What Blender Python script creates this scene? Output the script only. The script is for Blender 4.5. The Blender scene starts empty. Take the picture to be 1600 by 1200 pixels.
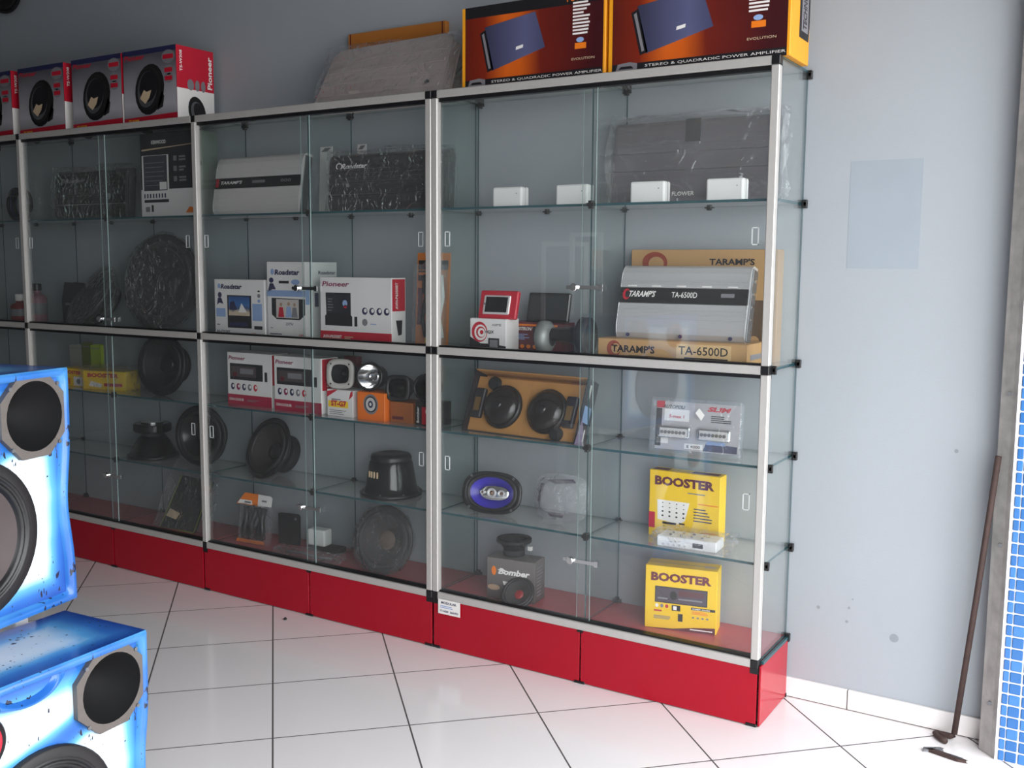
import bpy, bmesh, math, random
from mathutils import Vector, Matrix, Euler

random.seed(7)
sc = bpy.context.scene
COL = sc.collection
R = math.radians

# ------------------------------------------------------------------ camera
cam_d = bpy.data.cameras.new('camera')
cam_d.sensor_width = 36.0
cam_d.lens = 36.0 * 1584.745 / 1600.0
cam_d.clip_start = 0.05
cam = bpy.data.objects.new('camera', cam_d)
COL.objects.link(cam)
yaw, pitch, roll = 0.55512, -0.11596, 0.00715
d = Vector((-math.sin(yaw) * math.cos(pitch), math.cos(yaw) * math.cos(pitch), math.sin(pitch)))
r0 = Vector((math.cos(yaw), math.sin(yaw), 0))
u0 = r0.cross(d)
rr = r0 * math.cos(roll) + u0 * math.sin(roll)
uu = -r0 * math.sin(roll) + u0 * math.cos(roll)
M = Matrix((rr, uu, -d)).transposed().to_4x4()
M.translation = Vector((0.9276, -3.1870, 1.3916))
cam.matrix_world = M
sc.camera = cam

# ------------------------------------------------------------------ sky and exposure
world = bpy.data.worlds.new('overcast_sky')
sc.world = world
world.use_nodes = True
wn = world.node_tree
bg = wn.nodes['Background']
bg.inputs['Color'].default_value = (0.96, 0.975, 1.0, 1)
bg.inputs['Strength'].default_value = 6.0
portal_d = bpy.data.lights.new('doorway_portal', 'AREA')
portal_d.shape = 'RECTANGLE'
portal_d.size = 4.1
portal_d.size_y = 2.56
portal_d.cycles.is_portal = True
portal = bpy.data.objects.new('doorway_portal', portal_d)
COL.objects.link(portal)
portal.location = (1.33, -2.05, 1.28)
portal.rotation_euler = (R(90), 0, R(90))

vs = sc.view_settings
vs.view_transform = 'Standard'
vs.look = 'None'
vs.gamma = 1.0
vs.use_curve_mapping = False
vs.exposure = 0.19
sc.cycles.transparent_max_bounces = 40
sc.cycles.max_bounces = 10
sc.cycles.diffuse_bounces = 5
sc.cycles.glossy_bounces = 5
sc.cycles.caustics_reflective = False
sc.cycles.caustics_refractive = False
sc.cycles.sample_clamp_indirect = 6.0
sc.cycles.use_denoising = True

# ------------------------------------------------------------------ materials
def lin(h):
    h = h.lstrip('#')
    o = []
    for i in (0, 2, 4):
        c = int(h[i:i + 2], 16) / 255
        o.append(c / 12.92 if c <= .04045 else ((c + .055) / 1.055) ** 2.4)
    return (*o, 1)

MATS = {}
def mat(name, col, rough=.5, metal=0.0, var=.06, scale=30, bump=0.0, coat=0.0, spec=.5):
    if name in MATS:
        return MATS[name]
    m = bpy.data.materials.new(name)
    m.use_nodes = True
    nt = m.node_tree
    p = nt.nodes['Principled BSDF']
    c = lin(col) if isinstance(col, str) else (*col, 1)
    p.inputs['Roughness'].default_value = rough
    p.inputs['Metallic'].default_value = metal
    p.inputs['Specular IOR Level'].default_value = spec
    if coat:
        p.inputs['Coat Weight'].default_value = coat
        p.inputs['Coat Roughness'].default_value = .05
    tc = nt.nodes.new('ShaderNodeTexCoord')
    nz = nt.nodes.new('ShaderNodeTexNoise')
    nz.inputs['Scale'].default_value = scale
    nz.inputs['Detail'].default_value = 3
    nt.links.new(tc.outputs['Object'], nz.inputs['Vector'])
    mx = nt.nodes.new('ShaderNodeMix')
    mx.data_type = 'RGBA'
    mx.inputs[6].default_value = tuple(min(1, x * (1 - var)) for x in c[:3]) + (1,)
    mx.inputs[7].default_value = tuple(min(1, x * (1 + var)) for x in c[:3]) + (1,)
    nt.links.new(nz.outputs['Fac'], mx.inputs[0])
    nt.links.new(mx.outputs[2], p.inputs['Base Color'])
    if bump:
        b = nt.nodes.new('ShaderNodeBump')
        b.inputs['Strength'].default_value = bump
        b.inputs['Distance'].default_value = .004
        nt.links.new(nz.outputs['Fac'], b.inputs['Height'])
        nt.links.new(b.outputs['Normal'], p.inputs['Normal'])
    MATS[name] = m
    return m

def glassmat(name, tint, ior=1.45, rough=0.0, haze=0.0, hazecol=(.8, .85, .85), bump=0.0, bscale=40, gl=1.0):
    m = bpy.data.materials.new(name)
    m.use_nodes = True
    nt = m.node_tree
    nt.nodes.remove(nt.nodes['Principled BSDF'])
    out = nt.nodes['Material Output']
    tr = nt.nodes.new('ShaderNodeBsdfTransparent')
    tr.inputs['Color'].default_value = (*tint, 1)
    gs = nt.nodes.new('ShaderNodeBsdfGlossy')
    gs.inputs['Roughness'].default_value = rough
    gs.inputs['Color'].default_value = (gl, gl, gl, 1)
    lw = nt.nodes.new('ShaderNodeLayerWeight')
    lw.inputs['Blend'].default_value = .5
    pw = nt.nodes.new('ShaderNodeMath')
    pw.operation = 'POWER'
    pw.inputs[1].default_value = 4.0
    nt.links.new(lw.outputs['Facing'], pw.inputs[0])
    f0 = ((ior - 1) / (ior + 1)) ** 2
    fr = nt.nodes.new('ShaderNodeMath')
    fr.operation = 'MULTIPLY_ADD'
    fr.inputs[1].default_value = 1 - f0
    fr.inputs[2].default_value = f0
    nt.links.new(pw.outputs[0], fr.inputs[0])
    mx = nt.nodes.new('ShaderNodeMixShader')
    last = tr
    if haze:
        df = nt.nodes.new('ShaderNodeBsdfDiffuse')
        df.inputs['Color'].default_value = (*hazecol, 1)
        m2 = nt.nodes.new('ShaderNodeMixShader')
        m2.inputs[0].default_value = haze
        nt.links.new(tr.outputs[0], m2.inputs[1])
        nt.links.new(df.outputs[0], m2.inputs[2])
        last = m2
    if bump:
        tc = nt.nodes.new('ShaderNodeTexCoord')
        nz = nt.nodes.new('ShaderNodeTexNoise')
        nz.inputs['Scale'].default_value = bscale
        nz.inputs['Distortion'].default_value = 1.5
        nt.links.new(tc.outputs['Object'], nz.inputs['Vector'])
        b = nt.nodes.new('ShaderNodeBump')
        b.inputs['Strength'].default_value = bump
        b.inputs['Distance'].default_value = .03
        nt.links.new(nz.outputs['Fac'], b.inputs['Height'])
        nt.links.new(b.outputs['Normal'], gs.inputs['Normal'])
        nt.links.new(b.outputs['Normal'], lw.inputs['Normal'])
    nt.links.new(fr.outputs[0], mx.inputs[0])
    nt.links.new(last.outputs[0], mx.inputs[1])
    nt.links.new(gs.outputs[0], mx.inputs[2])
    nt.links.new(mx.outputs[0], out.inputs['Surface'])
    MATS[name] = m
    return m

GLASS = glassmat('clear_glass', (.964, .985, .977), 1.42)
DOORG = glassmat('veiled_door_glass', (.978, .988, .985), 1.42, haze=.018, hazecol=(.75, .76, .76))  # pale haze mixed in to imitate the veil of reflections on the doors
SHELFG = glassmat('shelf_glass', (.955, .98, .972), 1.45, haze=.28, hazecol=(.80, .78, .755))  # cream haze stands in for grazing reflections on the shelf tops
DEDGE = mat('door_glass_edge', '#8fa5a3', .25, var=.1)
GEDGE = mat('glass_cut_edge', '#2b5158', .2, var=.1)
PLASTIC = glassmat('clear_plastic_film', (.96, .96, .97), 1.38, .08, .035, (.8, .8, .82), 1.0, 22)
BLISTER = glassmat('clear_blister_plastic', (.95, .96, .98), 1.5, .06, .07, (.75, .78, .82), .5, 18)
ALU = mat('brushed_aluminium', '#bfbcb8', .4, .3, .05, 60)
CHROME = mat('chrome', '#e8e8e8', .12, 1.0, .02)
BLACKP = mat('black_plastic', '#141416', .38, var=.2)
BLACKM = mat('matte_black', '#0d0d0f', .7, var=.2)
BLACKG = mat('gloss_black', '#0b0b0d', .16, var=.15)
RUBBER = mat('black_rubber', '#1a1819', .55, var=.15)
PAPERC = mat('black_paper_cone', '#231f1f', .75, var=.2, scale=60, bump=.1)
REDP = mat('red_panel_glass', '#a30a22', .2, var=.04, scale=4, spec=.3, coat=.05)
REDIN = mat('red_cabinet_floor', '#b5484e', .3, var=.08, scale=6)
WHITEC = mat('white_carton', '#e6e3e2', .45, var=.02)
YELC = mat('yellow_carton', '#f2c712', .45, var=.03)
KRAFT = mat('kraft_cardboard', '#b08a5c', .8, var=.08, scale=40)
KRAFTD = mat('brown_cardboard', '#8a6338', .8, var=.1, scale=40)
INK = mat('black_ink', '#17151a', .5, var=.05)
INKG = mat('grey_ink', '#7d7b80', .5, var=.05)
INKW = mat('white_ink', '#ece9e6', .5, var=.02)
INKR = mat('red_ink', '#c01730', .45, var=.04)
INKB = mat('navy_ink', '#26284f', .5, var=.05)
INKLB = mat('pale_blue_ink', '#8fa9d4', .5, var=.1)
INKO = mat('orange_ink', '#ea7a15', .5, var=.05)
INKM = mat('maroon_ink', '#5c1526', .5, var=.05)
INKY = mat('yellow_ink', '#f5cf2a', .5, var=.04)
INKP = mat('magenta_ink', '#8d1550', .5, var=.05)
SILVER = mat('silver_paint', '#c7c6c8', .36, .35, .03, 20)
SILVER2 = mat('pale_silver_paint', '#d8d3d2', .42, .2, .03, 20)
STEEL = mat('grey_steel', '#76777a', .4, .7, .1)
WHITEP = mat('white_plastic', '#f0efee', .35, var=.02)
CREAM = mat('cream_paper', '#cbb393', .7, var=.05)

def gradprint(name, stops, axis=0, lo=-.3, hi=.3, rough=.4, nscale=3.0, namp=.12):
    """a printed colour gradient along a local axis (ink on a carton)"""
    m = bpy.data.materials.new(name)
    m.use_nodes = True
    nt = m.node_tree
    p = nt.nodes['Principled BSDF']
    p.inputs['Roughness'].default_value = rough
    tc = nt.nodes.new('ShaderNodeTexCoord')
    sp = nt.nodes.new('ShaderNodeSeparateXYZ')
    nt.links.new(tc.outputs['Object'], sp.inputs[0])
    mr = nt.nodes.new('ShaderNodeMapRange')
    mr.inputs[1].default_value = lo
    mr.inputs[2].default_value = hi
    nt.links.new(sp.outputs[axis], mr.inputs[0])
    nz = nt.nodes.new('ShaderNodeTexNoise')
    nz.inputs['Scale'].default_value = nscale
    nt.links.new(tc.outputs['Object'], nz.inputs['Vector'])
    ma = nt.nodes.new('ShaderNodeMath')
    ma.operation = 'MULTIPLY_ADD'
    ma.inputs[1].default_value = namp
    nt.links.new(nz.outputs['Fac'], ma.inputs[0])
    nt.links.new(mr.outputs[0], ma.inputs[2])
    cr = nt.nodes.new('ShaderNodeValToRGB')
    el = cr.color_ramp.elements
    el[0].position, el[0].color = stops[0][0], lin(stops[0][1])
    el[1].position, el[1].color = stops[-1][0], lin(stops[-1][1])
    for q, c in stops[1:-1]:
        e = el.new(q)
        e.color = lin(c)
    nt.links.new(ma.outputs[0], cr.inputs[0])
    nt.links.new(cr.outputs[0], p.inputs['Base Color'])
    MATS[name] = m
    return m

# ------------------------------------------------------------------ mesh helpers
class MB:
    def __init__(s):
        s.v, s.f, s.m, s.s = [], [], [], []
    def add(s, vs_, fs, m=0, smooth=False):
        o = len(s.v)
        s.v += [tuple(x) for x in vs_]
        for f in fs:
            s.f.append([i + o for i in f])
            s.m.append(m)
            s.s.append(smooth)
        return s
    def box(s, x0, y0, z0, x1, y1, z1, m=0):
        v = [(x, y, z) for z in (z0, z1) for y in (y0, y1) for x in (x0, x1)]
        return s.add(v, [(0, 2, 3, 1), (4, 5, 7, 6), (0, 1, 5, 4), (2, 6, 7, 3), (0, 4, 6, 2), (1, 3, 7, 5)], m)
    def pane(s, x0, y0, z0, x1, y1, z1):
        """thin sheet: big faces slot 0, narrow edges slot 1"""
        dx, dy, dz = x1 - x0, y1 - y0, z1 - z0
        k = min(range(3), key=lambda i: (dx, dy, dz)[i])
        v = [(x, y, z) for z in (z0, z1) for y in (y0, y1) for x in (x0, x1)]
        fs = [((0, 2, 3, 1), 2), ((4, 5, 7, 6), 2), ((0, 1, 5, 4), 1), ((2, 6, 7, 3), 1), ((0, 4, 6, 2), 0), ((1, 3, 7, 5), 0)]
        o = len(s.v)
        s.v += v
        for f, ax in fs:
            s.f.append([i + o for i in f])
            s.m.append(0 if ax == k else 1)
            s.s.append(False)
        return s
    def lathe(s, prof, n=32, c=(0, 0, 0), axis='z', m=0, smooth=True, sx=1.0, sy=1.0, power=2.0):
        vs_, fs = [], []
        for (r, z) in prof:
            for i in range(n):
                a = 2 * math.pi * i / n
                ca, sa = math.cos(a), math.sin(a)
                if power != 2.0:
                    k = (abs(ca) ** power + abs(sa) ** power) ** (-1 / power)
                    ca, sa = ca * k, sa * k
                x, y = r * ca * sx, r * sa * sy
                p = (x, y, z) if axis == 'z' else ((z, x, y) if axis == 'x' else (x, z, y))
                vs_.append((p[0] + c[0], p[1] + c[1], p[2] + c[2]))
        for j in range(len(prof) - 1):
            for i in range(n):
                k = (i + 1) % n
                fs.append((j * n + i, j * n + k, (j + 1) * n + k, (j + 1) * n + i))
        s.add(vs_, fs, m, smooth)
        return s
    def cyl(s, r, z0, z1, n=20, c=(0, 0, 0), axis='z', m=0, bev=0.0, **k):
        if bev:
            return s.lathe([(0.0001, z0), (r - bev, z0), (r, z0 + bev), (r, z1 - bev), (r - bev, z1), (0.0001, z1)], n, c, axis, m, False, **k)
        return s.lathe([(0.0001, z0), (r, z0), (r, z1), (0.0001, z1)], n, c, axis, m, False, **k)
    def ext(s, poly, a, b, plane='xz', m=0):
        n = len(poly)
        def P(p, t):
            return (p[0], t, p[1]) if plane == 'xz' else ((t, p[0], p[1]) if plane == 'yz' else (p[0], p[1], t))
        v = [P(p, a) for p in poly] + [P(p, b) for p in poly]
        f = [list(range(n)), list(range(2 * n - 1, n - 1, -1))]
        f += [(i, (i + 1) % n, n + (i + 1) % n, n + i) for i in range(n)]
        return s.add(v, f, m)
    def tube(s, path, r, n=8, m=0, close=True):
        path = [Vector(p) for p in path]
        vs_, fs = [], []
        for j, p in enumerate(path):
            a = path[max(j - 1, 0)]
            b = path[min(j + 1, len(path) - 1)]
            t = (b - a).normalized()
            up = Vector((0, 0, 1)) if abs(t.z) < .9 else Vector((1, 0, 0))
            e1 = t.cross(up).normalized()
            e2 = t.cross(e1)
            for i in range(n):
                q = p + (e1 * math.cos(2 * math.pi * i / n) + e2 * math.sin(2 * math.pi * i / n)) * r
                vs_.append(q)
        L = len(path)
        for j in range(L - 1):
            for i in range(n):
                k = (i + 1) % n
                fs.append((j * n + i, j * n + k, (j + 1) * n + k, (j + 1) * n + i))
        if close:
            fs.append(list(range(n)))
            fs.append(list(range((L - 1) * n, L * n)))
        return s.add(vs_, fs, m, True)
    def build(s, name, mats, parent=None, bevel=0.0, seg=1, off=(0, 0, 0), loc=None, rot=None):
        me = bpy.data.meshes.new(name)
        me.from_pydata([(x - off[0], y - off[1], z - off[2]) for x, y, z in s.v], [], s.f)
        if not isinstance(mats, (list, tuple)):
            mats = [mats]
        for q in mats:
            me.materials.append(q)
        me.polygons.foreach_set('material_index', s.m)
        me.polygons.foreach_set('use_smooth', s.s)
        bm = bmesh.new()
        bm.from_mesh(me)
        if bevel:
            bmesh.ops.bevel(bm, geom=list(bm.edges), offset=bevel, segments=seg, affect='EDGES', profile=.5, clamp_overlap=True)
        bmesh.ops.recalc_face_normals(bm, faces=bm.faces)
        bm.to_mesh(me)
        bm.free()
        o = bpy.data.objects.new(name, me)
        COL.objects.link(o)
        if parent:
            o.parent = parent
        if loc:
            o.location = loc
        if rot:
            o.rotation_euler = rot
        return o

def tag(o, label, cat, group=None):
    o['label'] = label
    o['category'] = cat
    if group:
        o['group'] = group
    return o

def struct(o):
    o['kind'] = 'structure'
    return o

def thing(name, label, cat, loc=(0, 0, 0), rz=0, rx=0, ry=0, group=None):
    o = bpy.data.objects.new(name, None)
    o.empty_display_size = .05
    COL.objects.link(o)
    o.location = loc
    o.rotation_mode = 'XYZ'
    o.rotation_euler = (R(rx), R(ry), R(rz))
    return tag(o, label, cat, group)

def aim(o, n, spin=0):
    """rotate o so that its local +z points along n"""
    n = Vector(n).normalized()
    q = n.to_track_quat('Z', 'Y')
    o.rotation_mode = 'QUATERNION'
    o.rotation_quaternion = q @ Euler((0, 0, R(spin))).to_quaternion()

_tx = {}
def textmesh(txt, bold=0.0):
    k = (txt, bold)
    if k not in _tx:
        cu = bpy.data.curves.new('t', 'FONT')
        cu.body = txt
        cu.size = 1
        cu.resolution_u = 2
        cu.offset = bold
        ob = bpy.data.objects.new('t', cu)
        me = bpy.data.meshes.new_from_object(ob)
        v = [(p.co.x, p.co.y) for p in me.vertices]
        f = [list(p.vertices) for p in me.polygons]
        bpy.data.objects.remove(ob)
        bpy.data.curves.remove(cu)
        bpy.data.meshes.remove(me)
        x0, x1 = min(a for a, b in v), max(a for a, b in v)
        y0, y1 = min(b for a, b in v), max(b for a, b in v)
        _tx[k] = ([((a - x0) / (x1 - x0), (b - y0) / (y1 - y0)) for a, b in v], f)
    return _tx[k]

class Prints:
    """flat print on the faces of a W x H x D block whose front lies at local y=0, base z=0"""
    def __init__(s, root, W, H, D):
        s.root, s.W, s.H, s.D = root, W, H, D
        s.parts = {}
        s.n = 0
        s.join = None
    def _map(s, face, u, v, lay):
        e = .0006 + .0005 * lay
        W, H, D = s.W, s.H, s.D
        if face == 'F': return (-W / 2 + u * W, -e, v * H)
        if face == 'R': return (W / 2 + e, u * D, v * H)
        if face == 'L': return (-W / 2 - e, D - u * D, v * H)
        return (-W / 2 + u * W, v * D, H + e)
    def poly(s, part, m, pts, face='F', lay=0):
        if s.join is None:
            s.n += 1
        mb = s.parts.setdefault((part, m.name, s.n, s.join), MB())
        mb.add([s._map(face, u, v, lay) for u, v in pts], [list(range(len(pts)))])
        return s
    def r(s, part, m, u0, v0, u1, v1, face='F', lay=0):
        return s.poly(part, m, [(u0, v0), (u1, v0), (u1, v1), (u0, v1)], face, lay)
    def e(s, part, m, cu, cv, ru, rv, face='F', lay=0, n=20, rot=0.0):
        pts = []
        for i in range(n):
            a = 2 * math.pi * i / n
            x, y = ru * math.cos(a), rv * math.sin(a)
            pts.append((cu + x * math.cos(rot) - y * math.sin(rot), cv + x * math.sin(rot) + y * math.cos(rot)))
        return s.poly(part, m, pts, face, lay)
    def t(s, part, m, txt, u, v, w, h, face='F', lay=1, shear=0.0, bold=.02, rot=0):
        vs_, fs = textmesh(txt, bold)
        s.n += 1
        mb = s.parts.setdefault((part, m.name, s.n, None), MB())
        o = []
        for a, b in vs_:
            a2 = a + shear * (b - .5) * h / w * 1.0
            if rot == 90:
                o.append(s._map(face, u + w - b * w, v + a2 * h, lay))
            else:
                o.append(s._map(face, u + a2 * w, v + b * h, lay))
        mb.add(o, fs)
        return s
    def lines(s, part, m, u0, v0, u1, v1, n, face='F', lay=1, fill=.5, seed=1):
        rn = random.Random(seed)
        st = (v1 - v0) / n
        s.n += 1
        s.join = 'lines'
        for i in range(n):
            s.r(part, m, u0, v0 + i * st, u0 + (u1 - u0) * rn.uniform(.6, 1), v0 + (i + fill) * st, face, lay)
        s.join = None
        return s
    def done(s):
        for (part, mn, k, j), mb in s.parts.items():
            o = mb.build(part, MATS[mn], s.root)
            if j:
                o['kind'] = 'stuff'
        s.parts = {}

def carton(name, label, cat, W, H, D, loc, m, rz=0, rx=0, ry=0, group=None, part='carton_body', seam=True):
    t = thing(name, label, cat, loc, rz, rx, ry, group)
    MB().box(-W / 2, 0, 0, W / 2, D, H).build(part, m, t, bevel=.0015)
    if seam:
        MB().box(-W / 2 + .003, D * .49, H, W / 2 - .003, D * .51, H + .0006).build('flap_seam', KRAFTD if m in (KRAFT,) else INKG, t)
    return t, Prints(t, W, H, D)

Z1, ZM, Z3, Z4, ZB, HT = 1.588, 1.092, .797, .4985, .199, 1.976
S1, SM, S3, S4, SB, ST = Z1 + .004, ZM + .004, Z3 + .004, Z4 + .004, ZB + .004, 1.990

# ------------------------------------------------------------------ the room
WALL = bpy.data.materials.new('pale_blue_wall_paint')
WALL.use_nodes = True
nt = WALL.node_tree
p = nt.nodes['Principled BSDF']
p.inputs['Roughness'].default_value = .55
tc = nt.nodes.new('ShaderNodeTexCoord')
n1 = nt.nodes.new('ShaderNodeTexNoise'); n1.inputs['Scale'].default_value = 1.3; n1.inputs['Detail'].default_value = 4
nt.links.new(tc.outputs['Object'], n1.inputs['Vector'])
c1 = nt.nodes.new('ShaderNodeValToRGB')
c1.color_ramp.elements[0].color = (.345, .375, .405, 1); c1.color_ramp.elements[0].position = .3
c1.color_ramp.elements[1].color = (.37, .40, .43, 1); c1.color_ramp.elements[1].position = .7
nt.links.new(n1.outputs['Fac'], c1.inputs[0])
n2 = nt.nodes.new('ShaderNodeTexNoise'); n2.inputs['Scale'].default_value = 180
nt.links.new(tc.outputs['Object'], n2.inputs['Vector'])
bp = nt.nodes.new('ShaderNodeBump'); bp.inputs['Strength'].default_value = .15; bp.inputs['Distance'].default_value = .002
nt.links.new(n2.outputs['Fac'], bp.inputs['Height'])
nt.links.new(bp.outputs['Normal'], p.inputs['Normal'])
nt.links.new(c1.outputs[0], p.inputs['Base Color'])
PATCH = mat('wall_paint_patch', (.31, .355, .40), .6, var=.05, scale=8)
SCUFF = mat('wall_scuff', (.25, .28, .30), .7, var=.15, scale=40)

XL, XR, YF, ZC = -6.4, 1.32, -4.1, 3.0
wb = struct(MB().box(XL, 0, -.02, 1.32, .15, ZC).build('wall_back', WALL))
MB().box(.150, -.0006, 1.391, .357, 0, 1.712).build('paint_patch', PATCH, wb)
MB().cyl(.013, -.0012, 0, 18, (.344, 0, .260), 'y').build('scuff_mark', SCUFF, wb)
for x, z, r_ in ((.11, .315, .006), (.205, .33, .004), (.20, .285, .005), (.49, .86, .006), (.215, .36, .003)):
    MB().cyl(r_, -.0008, 0, 8, (x, 0, z), 'y').build('scuff_mark', SCUFF, wb)
FARW = mat('far_wall_paint', (.12, .125, .13), .7, var=.06, scale=2)
CEIL = mat('ceiling_paint', (.18, .18, .18), .8, var=.05, scale=2)
struct(MB().box(XL - .15, YF, -.02, XL, .15, ZC).build('wall_left', FARW))
struct(MB().box(XL, YF - .15, -.02, 1.32, YF, ZC).build('wall_front', FARW))
struct(MB().box(XL - .15, YF - .15, ZC, 1.45, .15, ZC + .15).build('ceiling', CEIL))

struct(MB().box(1.24, YF, 2.56, 1.32, 0, ZC).build('added_lintel', FARW))  # unseen lintel, added across the opening to shade the upper wall

WINW = mat('white_window_frame', '#f4f4f2', .4, var=.02)
for wi, (xa, xb, za, zb_) in enumerate(((-2.95, -2.62, .95, 1.54), (-2.70, -2.50, 1.0, 1.61))):
    wo = struct(MB().box(xa, YF, za, xb, YF + .012, zb_).build('window_%d' % (wi + 1), mat('dark_window_glass', '#2a2f33', .1, var=.1)))
    for (a, b, c_, e_) in ((xa - .03, za, xa, zb_ + .03), (xb, za, xb + .03, zb_ + .03), (xa, zb_, xb, zb_ + .03), (xa, za - .03, xb, za)):
        MB().box(a, YF + .001 + .014 * wi, b, c_, YF + .03 + .014 * wi, e_).build('window_frame', WINW, wo)

# floor: diagonal tiles
TILE = mat('white_floor_tile', '#ebe7e7', .16, var=.02, scale=3, coat=.2)
GROUT = mat('floor_grout', '#5a5554', .9, var=.1)
floor = struct(MB().box(XL - .15, YF - .15, -.03, 1.34, .16, -.0008).build('floor', GROUT))
gp, gw = .405, .0052
tm = MB().pane(-gp / 2 + gw / 2, -gp / 2 + gw / 2, -.012, gp / 2 - gw / 2, gp / 2 - gw / 2, 0).build('floor_tile', [TILE, GROUT], floor)
tm.rotation_euler = (0, 0, R(45))
st = gp * math.sqrt(2)
a0, b0 = -.010, -.043           # x+y = a0 + k*st ,  x-y = b0 + j*st
first = True
cnt = 0
for k in range(-22, 4):
    for j in range(-12, 12):
        a = a0 + (k + .5) * st
        b = b0 + (j + .5) * st
        x, y = (a + b) / 2, (a - b) / 2
        if x < -4.3 or x > 1.02 or y > .26 or y < -3.3:
            continue
        if y > -.12 and x < -1.6:
            continue
        if y < -2.6 and x < -2.2:
            continue
        if first:
            o = tm
            first = False
        else:
            o = tm.copy()
            COL.objects.link(o)
        o.location = (x, y, 0)
        cnt += 1
rest = MB()
h = gp / 2 - gw / 2
for k in range(-22, 4):
    for j in range(-12, 16):
        a = a0 + (k + .5) * st
        b = b0 + (j + .5) * st
        x, y = (a + b) / 2, (a - b) / 2
        if -4.3 <= x <= 1.02 and -3.3 <= y <= .26 and not (y > -.12 and x < -1.6) and not (y < -2.6 and x < -2.2):
            continue
        if XL < x < 1.0 and YF < y < .1:
            q = h * math.sqrt(2)
            rest.add([(x - q, y, 0), (x, y - q, 0), (x + q, y, 0), (x, y + q, 0)], [(0, 1, 2, 3)])
ro = rest.build('far_tiles', TILE, floor)
ro['kind'] = 'stuff'
PAVE = mat('pavement_concrete', (.55, .54, .52), .85, var=.1, scale=5)
struct(MB().box(1.34, -14, -.10, 16, 8, -.03).build('pavement', PAVE))

# baseboard tiles along the wall
BBT = mat('white_baseboard_tile', '#e8e4e2', .2, var=.02, scale=3)
bb = struct(MB().box(-4.9, -.0075, 0, .604, -.0001, .062).build('baseboard_back', GROUT))
xs = [.604, .214, -.190, -.594, -.998, -1.402]
for x1_, x0_ in zip(xs[:-1], xs[1:]):
    MB().box(x0_ + .0018, -.0105, .003, x1_ - .0018, -.0002, .066).build('baseboard_tile', BBT, bb, bevel=.001)

# entrance pier with blue mosaic, door track
PIERW = mat('white_pier_render', '#e2e0e2', .6, var=.03, scale=12)
pier = struct(MB().box(.652, -.112, 0, 1.32, 0, ZC).build('wall_right', PIERW))
BLUET = [mat('blue_mosaic_%d' % i, c, .18, var=.12, scale=25) for i, c in enumerate(('#3a72b2', '#4079b8', '#336aa8'))]
pt = .0335
tl = {}
def mosaic(w):
    if w not in tl:
        mb = MB().box(-w / 2, -.004, -.0145, w / 2, 0, .0145)
        o_ = mb.build('mosaic_tile', BLUET[0], pier, bevel=.002)
        tl[w] = o_
        return o_
    o_ = tl[w].copy()
    COL.objects.link(o_)
    return o_
for i in range(47):
    for j in range(6):
        w = .015 if j == 0 else .029
        xc = .6685 if j == 0 else .6930 + (j - 1) * pt
        o = mosaic(w)
        o.location = (xc, -.112, .017 + i * pt)
        if (i * 7 + j * 5) % 3:
            o.material_slots[0].link = 'OBJECT'
            o.material_slots[0].material = BLUET[(i * 7 + j * 5) % 3]
up = MB()
for i in range(47, 88):
    for j in range(6):
        w = .015 if j == 0 else .029
        xc = .6685 if j == 0 else .6930 + (j - 1) * pt
        z = .017 + i * pt
        up.box(xc - w / 2, -.116, z - .0145, xc + w / 2, -.112, z + .0145)
ro = up.build('upper_mosaic', BLUET[1], pier)
ro['kind'] = 'stuff'
CEM = mat('stained_grey_channel', '#a29f9c', .75, .0, .45, 22, bump=.3)
trk = struct(MB().ext([(.606, -.004), (.606, -.070), (.616, -.078), (.640, -.100), (.651, -.113), (.651, -.004)], .001, 2.99, 'xy').build('trim_1', CEM))
for z in (.155, .62, 1.05):
    MB().cyl(.006, -.004, .003, 10, (.630, -.0925, z), 'y').build('rivet', STEEL, trk)

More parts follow.
